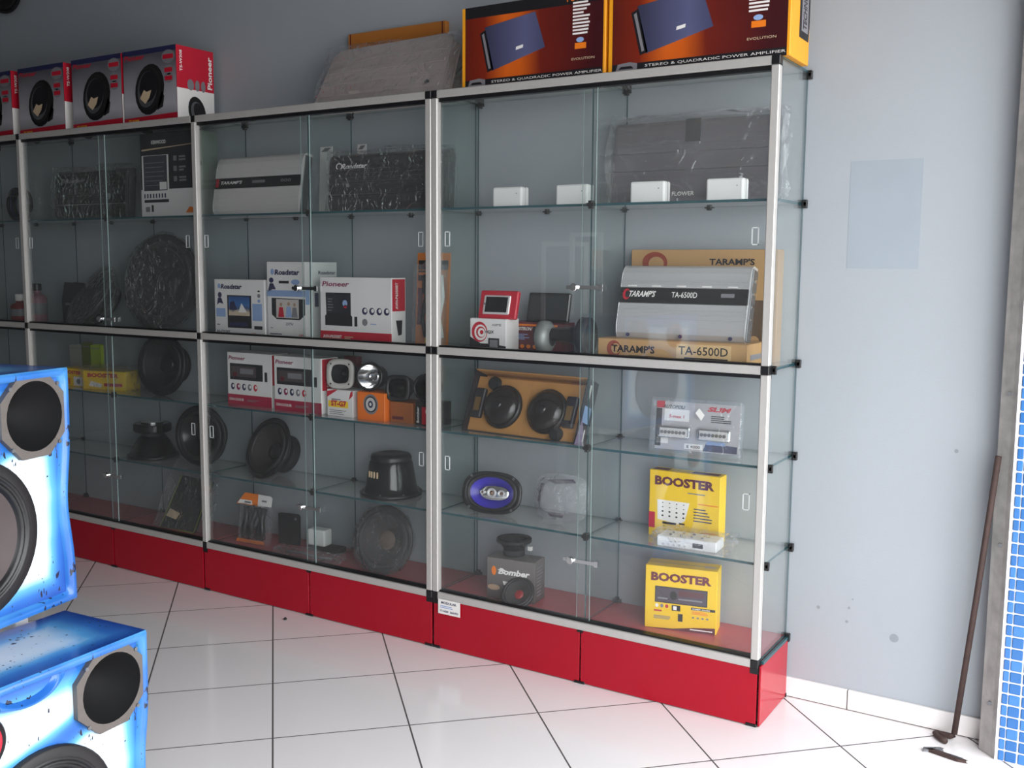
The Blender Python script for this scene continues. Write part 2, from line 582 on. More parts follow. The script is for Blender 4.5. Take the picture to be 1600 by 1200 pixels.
# ------------------------------------------------------------------ display cases
def case(x0, x1, label, posts, glass_sides, end_panel=False, low=None):
    """posts: list of x centres owned by this case"""
    xm = (x0 + x1) / 2
    L = (xm, -.145, 0)
    t = thing('display_case', label, 'display case', L, group='glass display cases along the wall')
    B = lambda mb, n, m, par=None, bevel=0.0: mb.build(n, m, par or t, bevel, off=L if par is None else (0, 0, 0))
    yf = -.291
    for xp in posts:
        for za, zb_ in ((.212, ZM - .013), (ZM + .013, HT - .013)):
            B(MB().box(xp - .0125, yf, za, xp + .0125, yf + .026, zb_), 'post', ALU, bevel=.0025)
        for z in (ZB, ZM, HT):
            B(MB().box(xp - .0130, yf - .0006, z - .013, xp + .0130, yf + .0265, z + .013), 'corner_joint', BLACKP, bevel=.002)
        B(MB().ext([(xp - .013, -.288), (xp + .013, -.288), (xp + .006, -.255), (xp - .006, -.255)], .168, .186, 'xy'), 'corner_joint', BLACKP)
        B(MB().box(max(xp - .022, x0 - .0005), -.289, .0005, min(xp + .022, x1 + .0005), -.262, .010), 'foot_clip', BLACKP, bevel=.002)
    xa, xb = x0 + .0005, x1 - .0005
    for z, n in ((ZB, 'rail'), (ZM, 'rail'), (HT, 'rail')):
        B(MB().box(xa, yf + .0008, z - .013, xb, yf + .026, z + .013), n, ALU, bevel=.002)
    for za, zb_ in ((ZB + .013, ZB + .019), (ZM + .013, ZM + .019), (ZM - .025, ZM - .013), (HT - .026, HT - .013)):
        B(MB().box(xa + .001, yf + .010, za, xb - .001, yf + .036, zb_), 'door_track', BLACKP)
    # sheets
    for xg in glass_sides:
        B(MB().pane(xg - .003, -.262, ZB + .005, xg + .003, -.004, ZM - .004), 'side_pane', [GLASS, GEDGE])
        B(MB().pane(xg - .003, -.262, ZM + .004, xg + .003, -.004, HT + .006), 'side_pane', [GLASS, GEDGE])
    lev = [ZB + .004, Z4, Z3, ZM, Z1, HT + .006]
    for a, b in zip(lev[:-1], lev[1:]):
        B(MB().pane(xm - .0025, -.252, a + .004, xm + .0025, -.004, b - .004), 'divider_pane', [GLASS, GEDGE])
    for z in (Z4, Z3, ZM, Z1):
        for a, b in ((x0 + .006, xm - .003), (xm + .003, x1 - .006)):
            B(MB().pane(a, -.254, z - .004, b, -.003, z + .004), 'shelf_pane', [SHELFG, GEDGE])
    B(MB().pane(x0, -.264, HT + .007, x1, -.003, HT + .013), 'top_pane', [SHELFG, GEDGE])
    for a, b in ((x0 + .006, xm - .002), (xm + .002, x1 - .006)):
        B(MB().box(a, -.262, ZB - .006, b, -.003, ZB + .004), 'bottom_panel', REDIN)
    # red base panels
    for a, b in ((x0 + .004, xm - .003), (xm + .003, x1 - .004)):
        B(MB().box(a, -.286, .003, b, -.280, ZB - .0135), 'base_panel', REDP, bevel=.0008)
    B(MB().box(xm - .020, -.290, .0005, xm + .020, -.262, .009), 'foot_clip', BLACKP, bevel=.002)
    B(MB().box(xm - .011, -.289, ZB - .021, xm + .011, -.279, ZB - .0135), 'foot_clip', BLACKP)
    if end_panel:
        B(MB().box(x1 + .002, -.284, .003, x1 + .008, -.013, ZB - .006), 'base_panel', REDP, bevel=.0008)
        B(MB().pane(x1 + .001, -.264, ZB - .006, x1 + .009, -.004, ZB + .004), 'bottom_edge', [GEDGE, GEDGE])
    # clips
    def clip(x, y, z, w=.026, dp=.018, n='clip'):
        mb = MB().box(x - w / 2, y - dp / 2, z - .006, x + w / 2, y + dp / 2, z + .006)
        mb.box(x - .007, y - dp / 2, z - .013, x + .007, y + dp / 2, z + .013)
        B(mb, n, BLACKP, bevel=.0012)
    for z in (Z4, Z3, Z1):
        clip(xm, -.256, z)
        clip(xm, -.010, z, .030, .014)
        clip(x0 + .012, -.010, z, .024, .014)
    for x in (x0 + (x1 - x0) * .25, x0 + (x1 - x0) * .75):
        clip(x, -.010, Z1, .030, .014)
    clip(xm, -.010, HT, .030, .014)
    clip(x0 + .016, -.010, HT, .030, .014)
    clip(xm, -.010, ZB + .010, .03, .014)
    clip(x0 + .016, -.010, ZB + .010, .03, .014)
    if end_panel:
        for z in (ZB, Z4, Z3, ZM, Z1, HT):
            clip(x1 + .006, -.010, z, .010, .014)
        for z in (Z4, Z3, ZM):
            clip(x1 + .006, -.258, z, .008, .010)
        B(MB().box(x1 - .01, -.020, .0005, x1 + .010, -.012, .012), 'foot_clip', BLACKP)
    # sliding doors
    for za, zb_, zl, zp in ((ZM + .015, HT - .015, 1.324 if low is None else low[0], 1.483), (ZB + .015, ZM - .015, .416 if low is None else low[1], .690)):
        dl = B(MB().pane(x0 + .012, -.2745, za, xm + .026, -.2705, zb_), 'sliding_door', [DOORG, DEDGE])
        dr = B(MB().pane(xm - .026, -.2675, za, x1 - .012, -.2635, zb_), 'sliding_door', [DOORG, DEDGE])
        for dd, xp, yy in ((dl, x0 + .058, -.2745), (dr, x1 - .062, -.2675)):
            mb = MB()
            for (a, b, c_, e_) in ((-.011, -.026, -.008, .026), (.008, -.026, .011, .026), (-.011, .023, .011, .026), (-.011, -.026, .011, -.023)):
                mb.box(xp + a, yy - .0015, zp + b, xp + c_, yy, zp + e_)
            mb.build('finger_pull', MATS['frosted_edge'], dd, off=L)
        lk = MB().box(xm - .075, -.2765, zl - .006, xm + .050, -.2745, zl + .006)
        lo_ = lk.build('lock_bar', CHROME, dl, off=L)
        MB().cyl(.013, -.288, -.2764, 16, (xm - .045, 0, zl), 'y', bev=.002).build('lock_barrel', CHROME, dl, off=L)
        MB().box(xm + .042, -.2785, zl - .010, xm + .056, -.2745, zl + .010).build('lock_stop', CHROME, dl, off=L)
    return t

mat('frosted_edge', '#d9dedd', .4, var=.02)
XA, XB, XC, XD, XE = 0.0, -1.206, -2.406, -3.606, -4.806
c1_ = case(XB + .0005, XA + .0125, 'glass display case nearest the entrance, with printed paper sticker on its red base', [XB + .0135, XA], [XB + .006, XA + .0085], True)
c2_ = case(XC - .013, XB - .0005, 'glass display case in the middle, holding white stereo cartons and a silver amplifier', [XC, XB - .0135], [XC, XB - .006], low=(1.30, .436))
c3_ = case(XD - .013, XC - .0135, 'dark glass display case behind the blue speaker cabinets, holding a large black subwoofer', [XD], [XD], low=(1.141, .424))
c4_ = case(XE - .013, XD - .0135, 'glass display case at the left picture edge, mostly cut off', [XE], [XE], low=(1.2, .42))
# paper sticker on first case
stk = MB().box(-1.176, -.2930, .136, -1.080, -.2918, .190).build('paper_sticker', INKW, c1_, off=(c1_.location.x, -.145, 0))
sr = Prints(stk, .096, .054, 0.001)
sr._map = lambda face, u, v, lay: (-1.176 + u * .096 - c1_.location.x, -.2934 + .145, .136 + v * .054)
sr.t('lettering', INKB, 'MODULAR', .14, .70, .70, .17, bold=.03)
sr.lines('lettering', INKLB, .1, .42, .92, .64, 2, seed=4).t('lettering', INKB, '3714-8200   3663-8731', .08, .14, .84, .14, bold=.03)
sr.done()
stk['label'] = 'white printed paper sticker'

# ------------------------------------------------------------------ item builders
def film(root, W, H, D, pad=.006, amp=.006, nx=10, nz=6, name='plastic_wrap', m=None, seed=3, y0=0.0, x_ext=0.0):
    """crumpled clear film round a block"""
    rn = random.Random(seed)
    bm = bmesh.new()
    bmesh.ops.create_cube(bm, size=1)
    bmesh.ops.subdivide_edges(bm, edges=list(bm.edges), cuts=5, use_grid_fill=True)
    for v in bm.verts:
        x, y, z = v.co
        v.co = (x * (W + 2 * pad) + x_ext * max(0, x) + rn.uniform(-amp, amp),
                (y + .5) * (D + 2 * pad) - pad + y0 + rn.uniform(-amp * .4, amp * .4),
                max(.0005, (z + .5) * (H + pad) + rn.uniform(-amp, amp)))
    me = bpy.data.meshes.new(name)
    bm.to_mesh(me)
    bm.free()
    me.materials.append(m or PLASTIC)
    o = bpy.data.objects.new(name, me)
    COL.objects.link(o)
    o.parent = root
    return o

def filmdisc(root, Rr, seed):
    rn = random.Random(seed)
    mb = MB().lathe([(.0001, .014), (Rr * .5, .016), (Rr * .9, .013), (Rr * 1.03, .006), (Rr * 1.03, -.012), (Rr * .8, -.05), (Rr * .66, -.085)], 24)
    mb.v = [(x * rn.uniform(.97, 1.03), y * rn.uniform(.97, 1.03), z + rn.uniform(-.002, .003)) for x, y, z in mb.v]
    return mb.build('plastic_wrap', PLASTIC, root)

def amplifier(name, label, W, H, T, loc, rz=0, rx=0, shell=None, band=None, group=None, wrap=False, b0=.47, b1=.69, fins=3, feet=False):
    t = thing(name, label, 'amplifier', loc, rz, rx, group=group)
    pr = [(T, 0), (.50 * T, 0), (.30 * T, .02 * H), (.10 * T, .08 * H), (.02 * T, .16 * H), (0, .24 * H), (0, b0 * H),
          (.10 * T, (b0 + .01) * H), (.10 * T, (b1 - .01) * H), (0, b1 * H), (0, .80 * H), (.04 * T, .88 * H), (.18 * T, .96 * H), (.42 * T, H), (T, H)]
    MB().ext(pr, -W / 2, W / 2, 'yz').build('heatsink_shell', shell, t, bevel=.001)
    MB().box(-W / 2 + .002, .012 * T, (b0 + .012) * H, W / 2 - .002, .10 * T, (b1 - .012) * H).build('label_band', band, t)
    for s_ in (-1, 1):
        MB().box(s_ * (W / 2 + .002) - .002, .25 * T, .03 * H, s_ * (W / 2 + .002) + .002, T * .97, .96 * H).build('end_plate', STEEL if shell in (SILVER, SILVER2) else BLACKM, t, bevel=.001)
    for i in range(fins):
        for zz in (.27 + i * (b0 - .29) / max(1, fins), b1 + .02 + i * (.78 - b1) / max(1, fins)):
            MB().box(-W / 2 + .001, -.0016, zz * H, W / 2 - .001, .001, zz * H + .004).build('fin', shell, t)
    pr_ = Prints(t, W, H, T)
    if feet:
        for x in (-.40, .02, .40):
            MB().cyl(.006, -.004, .0, 12, (x * W, .12 * T, .05 * H), 'y').build('bolt', INKB, t)
    return t, pr_

def woofer(name, label, Rr, H, loc, n, group=None, spin=0, cone=None, cap='dust', flange=None, magnet=None, wrap=False, holes=False, capr=.28):
    """speaker driver; flange front plane through loc, facing along n"""
    t = thing(name, label, 'speaker', loc, group=group)
    aim(t, n, spin)
    fl = flange or BLACKP
    MB().lathe([(Rr * .84, -.002), (Rr * .86, .004), (Rr * .98, .004), (Rr, .001), (Rr, -.006), (Rr * .98, -.009), (Rr * .84, -.009)], 40).build('flange', fl, t)
    sur = []
    for i in range(9):
        a = math.pi * i / 8
        sur.append((Rr * .775 + Rr * .075 * math.cos(a), .001 + Rr * .055 * math.sin(a)))
    MB().lathe(sur, 40).build('surround', RUBBER, t)
    MB().lathe([(Rr * .70, .001), (Rr * .55, -H * .16), (Rr * .40, -H * .30), (Rr * capr * .95, -H * .38)], 40).build('cone', cone or PAPERC, t)
    dc = []
    for i in range(7):
        a = math.pi / 2 * i / 6
        dc.append((max(.0001, Rr * capr * math.cos(a)), -H * .37 + Rr * .10 * math.sin(a)))
    MB().lathe(dc, 28).build('dust_cap', MATS.get('cap_' + cap) or BLACKG, t)
    MB().lathe([(Rr * .90, -.008), (Rr * .88, -H * .12), (Rr * .72, -H * .40), (Rr * .58, -H * .62), (Rr * .50, -H * .64), (.0001, -H * .64)], 32).build('basket', BLACKG, t)
    MB().lathe([(.0001, -H * .63), (Rr * .60, -H * .63), (Rr * .62, -H * .66), (Rr * .62, -H * .94), (Rr * .58, -H), (Rr * .2, -H), (.0001, -H)], 32).build('magnet', magnet or BLACKM, t)
    if holes:
        for i in range(8):
            a = 2 * math.pi * (i + .5) / 8
            MB().cyl(.004, .003, .0055, 10, (Rr * .92 * math.cos(a), Rr * .92 * math.sin(a), 0)).build('screw', STEEL, t)
    return t
mat('cap_dust', '#141216', .3, var=.1)
mat('cap_red', '#8c1a1c', .35, var=.1)
mat('cap_gray', '#5b4a3c', .6, var=.2)

# ------------------------------------------------------------------ on top of the cases
EVG = gradprint('orange_brown_print', [(0, '#4a1712'), (.25, '#7a2412'), (.40, '#d2601a'), (.50, '#c95a17'), (.64, '#6b1f15'), (1, '#3c1016')], 0, -.28, .28, .35, 4, .16)
NAVY = gradprint('navy_amplifier_picture', [(0, '#1b1d2a'), (.5, '#5a5c80'), (.8, '#2a2f48'), (1, '#1d2130')], 0, -.22, .22, .35, 4, .1)
ORC = mat('orange_carton', '#f0a11c', .45, var=.04)
def evo(x0, x1, yfront, label, h):
    W = x1 - x0
    t, q = carton('amplifier_carton', label, 'box', W, h, .185, ((x0 + x1) / 2, yfront, ST), ORC, group='orange and black amplifier cartons')
    q.r('printed_picture', EVG, .025, .09, .985, .86)
    q.r('black_border', INK, .025, .86, .985, 1.0).r('black_border', INK, .025, 0, .985, .09)
    q.poly('printed_picture', INK, [(.135, .66), (.175, .70), (.235, .20), (.19, .17)], lay=1)
    q.poly('printed_picture', NAVY, [(.17, .73), (.53, .84), (.60, .40), (.225, .185)], lay=1)
    q.poly('printed_picture', INKG, [(.15, .64), (.165, .66), (.215, .22), (.20, .21)], lay=2)
    q.poly('printed_badge', INKW, [(.395, .405), (.445, .425), (.448, .465), (.398, .445)], lay=2)
    q.lines('lettering', INKW, .785, .50, .90, .90, 10, fill=.55, seed=5)
    q.t('lettering', INKO, 'POWER', .745, .895, .15, .075)
    q.e('printed_badge', INKLB, .835, .435, .025, .03, lay=1).r('printed_badge', INKO, .80, .33, .875, .40, lay=1)
    q.t('lettering', CREAM, 'EVOLUTION', .78, .20, .15, .028, bold=0)
    q.t('lettering', INKW, 'STEREO & QUADRADIC POWER AMPLIFIER', .22, .03, .76, .035, bold=0)
    q.poly('printed_badge', INKG, [(.045, .0), (.175, .0), (.175, .085), (.13, .105), (.06, .09)], lay=2)
    q.poly('printed_badge', INK, [(.065, .03), (.155, .03), (.14, .06), (.08, .06)], lay=3)
    q.poly('printed_badge', INK, [(.45, .25), (.95, .25), (.99, .45), (.99, .75), (.95, .85), (.45, .85)], 'R', 0)
    q.poly('printed_badge', INKG, [(.55, .33), (.9, .33), (.9, .78), (.55, .78)], 'R', 1)
    q.t('lettering', INK, 'TECHNO', .62, .36, .2, .38, 'R', 2, rot=90)
    q.done()
evo(-1.095, -.552, -.262, 'orange amplifier carton on the case top, left one, beside the grey wrapped amplifier', .262)
evo(-.542, .030, -.262, 'orange amplifier carton at the right end of the case top', .262)

GREYW = mat('grey_foggy_wrap', '#b5aaa5', .5, var=.18, scale=9, bump=.3)
t = thing('wrapped_amplifier', 'grey amplifier in foggy plastic wrap leaning on top of the middle case', 'amplifier', (-1.52, -.215, ST), rx=-24)
MB().ext([(-.295, 0), (.295, 0), (.285, .235), (.25, .250), (-.235, .235), (-.265, .21)], 0, .055, 'xz').build('amplifier_body', GREYW, t, bevel=.004)
for i in range(4):
    MB().box(-.275 + i * .005, -.004, .035 + i * .05, .28, .001, .052 + i * .05).build('fin', GREYW, t, bevel=.002)
MB().cyl(.009, -.004, .001, 12, (.225, 0, .055), 'y').build('bolt', STEEL, t)
film(t, .60, .245, .058, .006, .008, seed=11, x_ext=.05)
t, q = carton('flat_carton', 'slim orange-brown carton standing behind the grey wrapped amplifier', 'box', .47, .300, .025, (-1.565, -.030, ST), mat('orange_kraft', '#b36f2c', .7, var=.06), seam=False)
q.r('tape_edge', INKM, .02, .0, .03, .998).r('tape_edge', INKM, .965, 0, .975, .998).done()

# subwoofer cartons
SUBG = gradprint('grey_carton_print', [(0, '#58565c'), (.35, '#b2b0b6'), (.6, '#9a989e'), (1, '#55535a')], 2, 0, .31, .4, 5, .25)
for i, (x0, x1, lab) in enumerate(((-2.912, -2.571, 'red and grey subwoofer carton, nearest one with its red side showing'),
                                   (-3.272, -2.925, 'red and grey subwoofer carton, second from the red-sided one'),
                                   (-3.680, -3.332, 'red and grey subwoofer carton, third from the red-sided one'),
                                   (-4.085, -3.737, 'red and grey subwoofer carton cut off by the left picture edge'))):
    W, h, D = x1 - x0, .31, .20
    t, q = carton('subwoofer_carton', lab, 'box', W, h, D, ((x0 + x1) / 2, -.225, ST), INKM, group='subwoofer cartons on the case tops')
    q.r('printed_panel', SUBG, .005, .0, .995, .999)
    q.poly('stripe', INKR, [(.0, .0), (1, .0), (1, .11), (.0, .085)], lay=1)
    q.r('stripe', INKB, .0, .93, 1, .999, lay=1)
    q.t('lettering', INKR, 'Pioneer', .04, .865, .38, .07, shear=.2, lay=2)
    q.t('lettering', INKY, 'TS-W308', .08, .02, .20, .04, lay=2)
    q.e('printed_speaker', BLACKM, .50, .45, .27, .345, lay=2, rot=-.25)
    q.e('printed_speaker', RUBBER, .48, .46, .225, .30, lay=3, rot=-.25)
    q.e('printed_speaker', STEEL, .46, .455, .18, .25, lay=4, rot=-.25)
    q.e('printed_speaker', INK, .48, .49, .165, .21, lay=5, rot=-.25)
    q.poly('printed_speaker', CREAM, [(.32, .34), (.42, .26), (.50, .34), (.54, .44), (.45, .42), (.40, .45)], lay=6)
    q.poly('printed_speaker', BLACKM, [(.63, .16), (.74, .20), (.77, .34), (.72, .42)], lay=2)
    for cv, cr in ((.855, .12), (.68, .09), (.57, .085)):
        q.e('printed_badge', INKG, .86, cv, cr, cr * .75, lay=2)
        q.r('printed_badge', INKR, .86 - cr * .8, cv - .03, .86 + cr * .8, cv + .03, lay=3)
    q.r('red_side', INKR, .0, .44, 1, 1, 'R')
    q.r('grey_side', INKW, .0, .0, 1, .44, 'R')
    q.t('lettering', INKW, 'Pioneer', .82, .48, .13, .44, 'R', 2, rot=90, bold=.03)
    q.t('lettering', INKW, 'TS-W308', .08, .66, .07, .28, 'R', 2, rot=90)
    for u, w_ in ((.36, .09), (.54, .06), (.70, .06)):
        q.e('printed_badge', INKG, u, .50, w_, .075, 'R', 2)
    q.e('printed_speaker', BLACKM, .52, .14, .25, .20, 'R', 2, rot=-.5).e('printed_speaker', STEEL, .53, .13, .19, .145, 'R', 3, rot=-.5).e('printed_speaker', INK, .56, .15, .15, .11, 'R', 4, rot=-.5)
    q.done()

# round black speaker on the wall, top-left corner
t = woofer('wall_speaker', 'round black speaker on the wall above the left cartons, cut by the corner', .13, .06, (-4.02, -.068, 2.76), (.1, -1, -.15), cone=BLACKM)

# ------------------------------------------------------------------ case 1, upper shelf
for x, lab in ((-.951, 'small white box on the upper shelf, leftmost of the four'), (-.700, 'small white box on the upper shelf, second from the left'),
               (-.428, 'small white box on the upper shelf, third from the left'), (-.173, 'small white box on the upper shelf, rightmost of the four')):
    t = thing('white_box', lab, 'box', (x, -.20, S1), group='small white boxes on the upper shelf')
    W = .118
    MB().box(-W / 2, 0, 0, W / 2, .05, .068).build('case_body', WHITEP, t, bevel=.006, seg=2)
    MB().box(-W / 2 - .0006, .024, .002, W / 2 + .0006, .026, .0685).build('seam', INKG, t)
    MB().cyl(.002, -.0006, .001, 8, (W / 2 - .02, 0, .045), 'y').build('indicator', INKG, t)
DKAMP = mat('dark_grey_amplifier', '#655f66', .45, .2, .1, 12)
t, q = amplifier('wrapped_amplifier', 'large dark grey amplifier in wrinkled clear plastic behind the small white boxes', .545, .275, .055, (-.335, -.095, S1), rx=-6, shell=DKAMP, band=DKAMP, b0=.4, b1=.62)
q.t('lettering', INKW, 'FLOWER', .40, .10, .14, .05)
q.done()
MB().box(-.02, -.004, .20, .03, .001, .272).build('vent', BLACKM, t)
film(t, .56, .285, .06, .008, .014, seed=5, x_ext=.02, m=glassmat('wrinkled_plastic_film', (.95, .95, .96), 1.6, .12, .07, (.85, .85, .87), 1.0, 9))

# ------------------------------------------------------------------ case 1, middle shelf
t, q = carton('flat_amplifier_carton', 'flat kraft amplifier carton under the large silver amplifier', 'box', .50, .066, .18, (-.318, -.248, SM), KRAFT)
q.e('printed_logo', mat('red_brown_ink', '#8c3a26', .6), .115, .52, .05, .40).e('printed_logo', KRAFT, .13, .52, .032, .26, lay=1)
q.t('lettering', INK, "TARAMP'S", .10, .36, .30, .36, bold=.03).t('lettering', INK, 'TA-6500D', .56, .40, .32, .40, bold=.01)
q.r('label_patch', mat('pale_kraft_ink', '#c9a878', .8), .545, .10, .90, .90).r('lettering', INK, .60, .16, .88, .28, lay=1).r('lettering', INK, .22, .16, .40, .24)
q.r('side_print', INKG, .15, .25, .75, .5, 'R')
q.done()
t, q = amplifier('car_amplifier', 'large silver car amplifier with black label band standing on its flat carton', .432, .245, .060, (-.314, -.205, SM + .067), rx=-14, shell=SILVER, band=BLACKP, feet=True)
q.t('lettering', INKW, "TARAMP'S", .075, .555, .215, .085, bold=.03, shear=.15)
q.e('printed_logo', INKR, .055, .59, .03, .075, lay=0).e('printed_logo', INK, .065, .59, .02, .05, lay=1)
q.t('lettering', INKW, 'TA-6500D', .42, .555, .20, .075, bold=.01).r('lettering', INKG, .80, .57, .90, .62)
q.done()
for i in range(5):
    x = -.19 + i * .085
    MB().box(x, -.003, .695 * .245, x + .03, .001, .712 * .245).build('band_clip', INKW, t)
for i in range(5):
    MB().cyl(.006, .2175, .224, 10, (0, .035, .04 + i * .04), 'x').build('terminal', CHROME, t)
t, q = carton('amplifier_carton', 'upright kraft amplifier carton standing behind the large silver amplifier', 'box', .50, .352, .055, (-.290, -.066, SM), KRAFT, seam=False)
q.e('printed_logo', MATS['red_brown_ink'], .17, .88, .09, .10).e('printed_logo', KRAFT, .18, .87, .055, .065, lay=1)
q.t('lettering', INK, "TARAMP'S", .55, .86, .30, .06, bold=.03)
q.r('printed_panel', mat('dark_brown_ink', '#5a4634', .7), .80, .05, .97, .55).e('printed_badge', KRAFT, .86, .18, .035, .05, lay=1)
q.done()

t, q = carton('navigator_carton', 'small white and black carton with red swirl under the red-framed screen', 'box', .150, .112, .085, (-1.012, -.222, SM), WHITEC, seam=False)
q.poly('printed_panel', INK, [(0, 0), (1, 0), (1, .16), (.62, .22), (.3, .22), (0, .42)])
q.e('printed_swirl', INKR, .27, .58, .22, .32, lay=1).e('printed_swirl', INKW, .30, .56, .17, .25, lay=2).e('printed_swirl', INKR, .31, .57, .13, .18, lay=3).e('printed_swirl', INKW, .33, .56, .10, .14, lay=4)
q.e('printed_badge', INKR, .34, .57, .05, .07, lay=5).t('lettering', INK, 'HQX', .43, .53, .25, .11, lay=5).t('lettering', INKG, 'GPS', .62, .78, .25, .07)
q.r('printed_badge', INK, .52, .06, .82, .40, lay=2).r('printed_badge', INKG, .56, .12, .78, .35, lay=3)
q.done()
t = thing('navigation_screen', 'small navigation screen in a red frame on the white and black carton', 'screen', (-.985, -.212, SM + .113), rx=-14)
MB().box(-.078, 0, 0, .078, .018, .100).build('red_frame', INKR, t, bevel=.004)
MB().box(-.058, -.006, .014, .052, .001, .082).build('bezel', SILVER2, t, bevel=.004)
MB().box(-.047, -.0075, .021, .042, -.005, .075).build('screen', BLACKG, t)
MB().cyl(.004, -.008, -.005, 10, (-.052, 0, .05), 'y').build('button', INKG, t)
t, q = carton('gadget_carton', 'dark red and black carton under the black screen, behind the horn driver', 'box', .215, .100, .085, (-.872, -.128, SM), INKM, seam=False)
q.t('lettering', INKW, 'POSITRON', .06, .70, .36, .12, shear=.3, bold=.03).r('stripe', INKO, .1, .86, .9, .93)
q.r('printed_badge', INK, .45, .35, .72, .85, lay=1).r('printed_badge', INKG, .49, .42, .68, .76, lay=2)
for k in range(4):
    q.e('printed_badge', INKO, .12 + k * .12, .14, .04, .07, lay=1)
q.lines('lettering', INKLB, .08, .38, .38, .6, 4, seed=8)
q.done()
t = thing('black_screen', 'black flat screen leaning on the dark red carton', 'screen', (-.838, -.115, SM + .1012), rx=-12)
MB().box(-.083, 0, 0, .083, .016, .104).build('frame', BLACKP, t, bevel=.003)
MB().box(-.076, -.002, .010, .076, .001, .096).build('screen', mat('screen_glass', '#3a3d40', .12, var=.1), t)
MB().box(.0795, -.0015, .006, .0835, .0, .098).build('side_strip', SILVER, t)

t = thing('horn_driver', 'black horn tweeter with grey round driver lying on the middle shelf', 'speaker', (-.735, -.190, SM), rz=6)
MB().lathe([(.0001, -.085), (.040, -.085), (.054, -.078), (.056, -.060), (.054, -.046), (.040, -.036), (.03, -.034)], 28, (0, 0, .056), 'x').build('driver_body', mat('cast_grey_metal', '#8d918f', .45, .4, .12, 40), t)
MB().lathe([(.022, -.036), (.024, .0), (.029, .040), (.040, .066), (.062, .074)], 28, (0, 0, .066), 'x').build('horn_throat', BLACKP, t)
MB().lathe([(.030, .060), (.060, .070), (.063, .076), (.063, .104), (.058, .108), (.050, .104), (.034, .07), (.012, .02)], 32, (0, 0, .0635), 'x').build('horn_mouth', RUBBER, t)
MB().cyl(.010, -.089, -.084, 14, (0, 0, .056), 'x').build('rear_cap', BLACKP, t)
for k in range(4):
    a = k * math.pi / 2 + .6
    MB().cyl(.004, -.0875, -.082, 8, (0, .032 * math.cos(a), .056 + .032 * math.sin(a)), 'x').build('bolt', STEEL, t)

# ------------------------------------------------------------------ case 1, third shelf
t = thing('speaker_kit_box', 'open cardboard tray holding two black component speakers with small tweeters', 'speaker kit', (-.90, -.215, S3), rz=-4, rx=-22)
W, H_, D_ = .475, .232, .075
CARD = mat('tan_cardboard', '#c08a4c', .75, var=.06, scale=30)
OUT = mat('dark_carton_print', '#232127', .5, var=.2, scale=20)
MB().box(-W / 2, D_ - .004, 0, W / 2, D_, H_).build('tray_back', CARD, t)
MB().box(-W / 2, .028, .004, 0.0, D_ - .004, H_ - .02).build('insert_panel', CARD, t, bevel=.001)
MB().box(.001, .028, .004, W / 2 - .012, D_ - .004, H_ - .02).build('insert_panel', CARD, t, bevel=.001)
MB().box(-W / 2, 0, 0, W / 2, D_, .004).build('tray_wall', OUT, t)
MB().box(-W / 2, -.0, H_ - .004, W / 2, D_, H_).build('tray_wall', CARD, t)
MB().box(-W / 2 - .004, 0, 0, -W / 2, D_, H_).build('tray_wall', OUT, t)
MB().box(W / 2, 0, 0, W / 2 + .004, D_, H_).build('tray_wall', OUT, t)
q = Prints(t, W + .008, H_, D_)
q.r('side_print', INKLB, .2, .35, .8, .6, 'R').r('side_print', INKW, .3, .7, .45, .92, 'R').poly('side_print', mat('lilac_ink', '#8d7c9c', .5), [(.0, 0), (.9, 0), (.2, .42)], 'R').r('side_print', INKW, .55, .08, .65, .26, 'R', 1)
q.done()
for x in (-.098, .092):
    o = MB().lathe([(.080, .0), (.080, -.010), (.074, -.016), (.066, -.018)], 36, (x, .026, .105), 'y').build('speaker_flange', BLACKP, t)
    MB().lathe([(.074, -.012), (.070, -.026), (.052, -.040), (.030, -.047), (.0001, -.050)], 36, (x, .026, .105), 'y').build('speaker_grille', mat('glossy_dark_grille', '#17110f', .2, var=.2), t)
    MB().lathe([(.020, -.048), (.014, -.054), (.0001, -.056)], 20, (x, .026, .105), 'y').build('grille_badge', BLACKG, t)
for x, z in ((-.155, .188), (.150, .030)):
    MB().cyl(.024, .008, .030, 24, (x, 0, z), 'y', bev=.003).build('tweeter', BLACKM, t)
for x in (-.206, .188):
    MB().box(x - .022, .010, .055, x + .022, .030, .165).build('crossover', OUT, t, bevel=.004)
    MB().box(x - .012, .008, .08, x + .012, .011, .13).build('crossover_label', mat('dark_gold_ink', '#6a5230', .5), t)

t = thing('lamp_blister_pack', 'blister pack holding two slim chrome lamp bars beneath the kraft cartons', 'blister pack', (-.243, -.20, S3), rz=4, rx=-6)
q = Prints(t, .30, .178, .01)
MB().box(-.137, .004, .012, .137, .006, .165).build('backing_card', mat('grey_card', '#b5b1b3', .5, var=.03), t)
q._map = lambda face, u, v, lay: (-.137 + u * .274, .0035 - .0005 * lay, .012 + v * .153)
q.r('printed_patch', INKR, .0, .86, .10, 1.0).r('printed_patch', INK, .0, .06, .07, .85).t('lettering', INK, 'AUTOPOLI', .08, .86, .26, .07, shear=.2)
q.r('printed_patch', INKW, .10, .60, .40, .84).t('lettering', INKR, 'S-max 1', .16, .66, .18, .07).t('lettering', INKR, 'SLIM', .62, .84, .26, .10, shear=.25, bold=.05)
q.lines('lettering', INK, .66, .62, .90, .78, 4, seed=2).poly('printed_patch', INKB, [(.58, .02), (.98, .02), (.98, .16), (.62, .20)]).r('printed_patch', INKLB, .62, .16, .84, .23, lay=1)
q.r('printed_patch', INKW, .36, .04, .58, .15, lay=1).t('lettering', INK, 'E 4000', .39, .06, .16, .06, lay=2).r('printed_patch', INKW, .02, .12, .16, .24)
q.done()
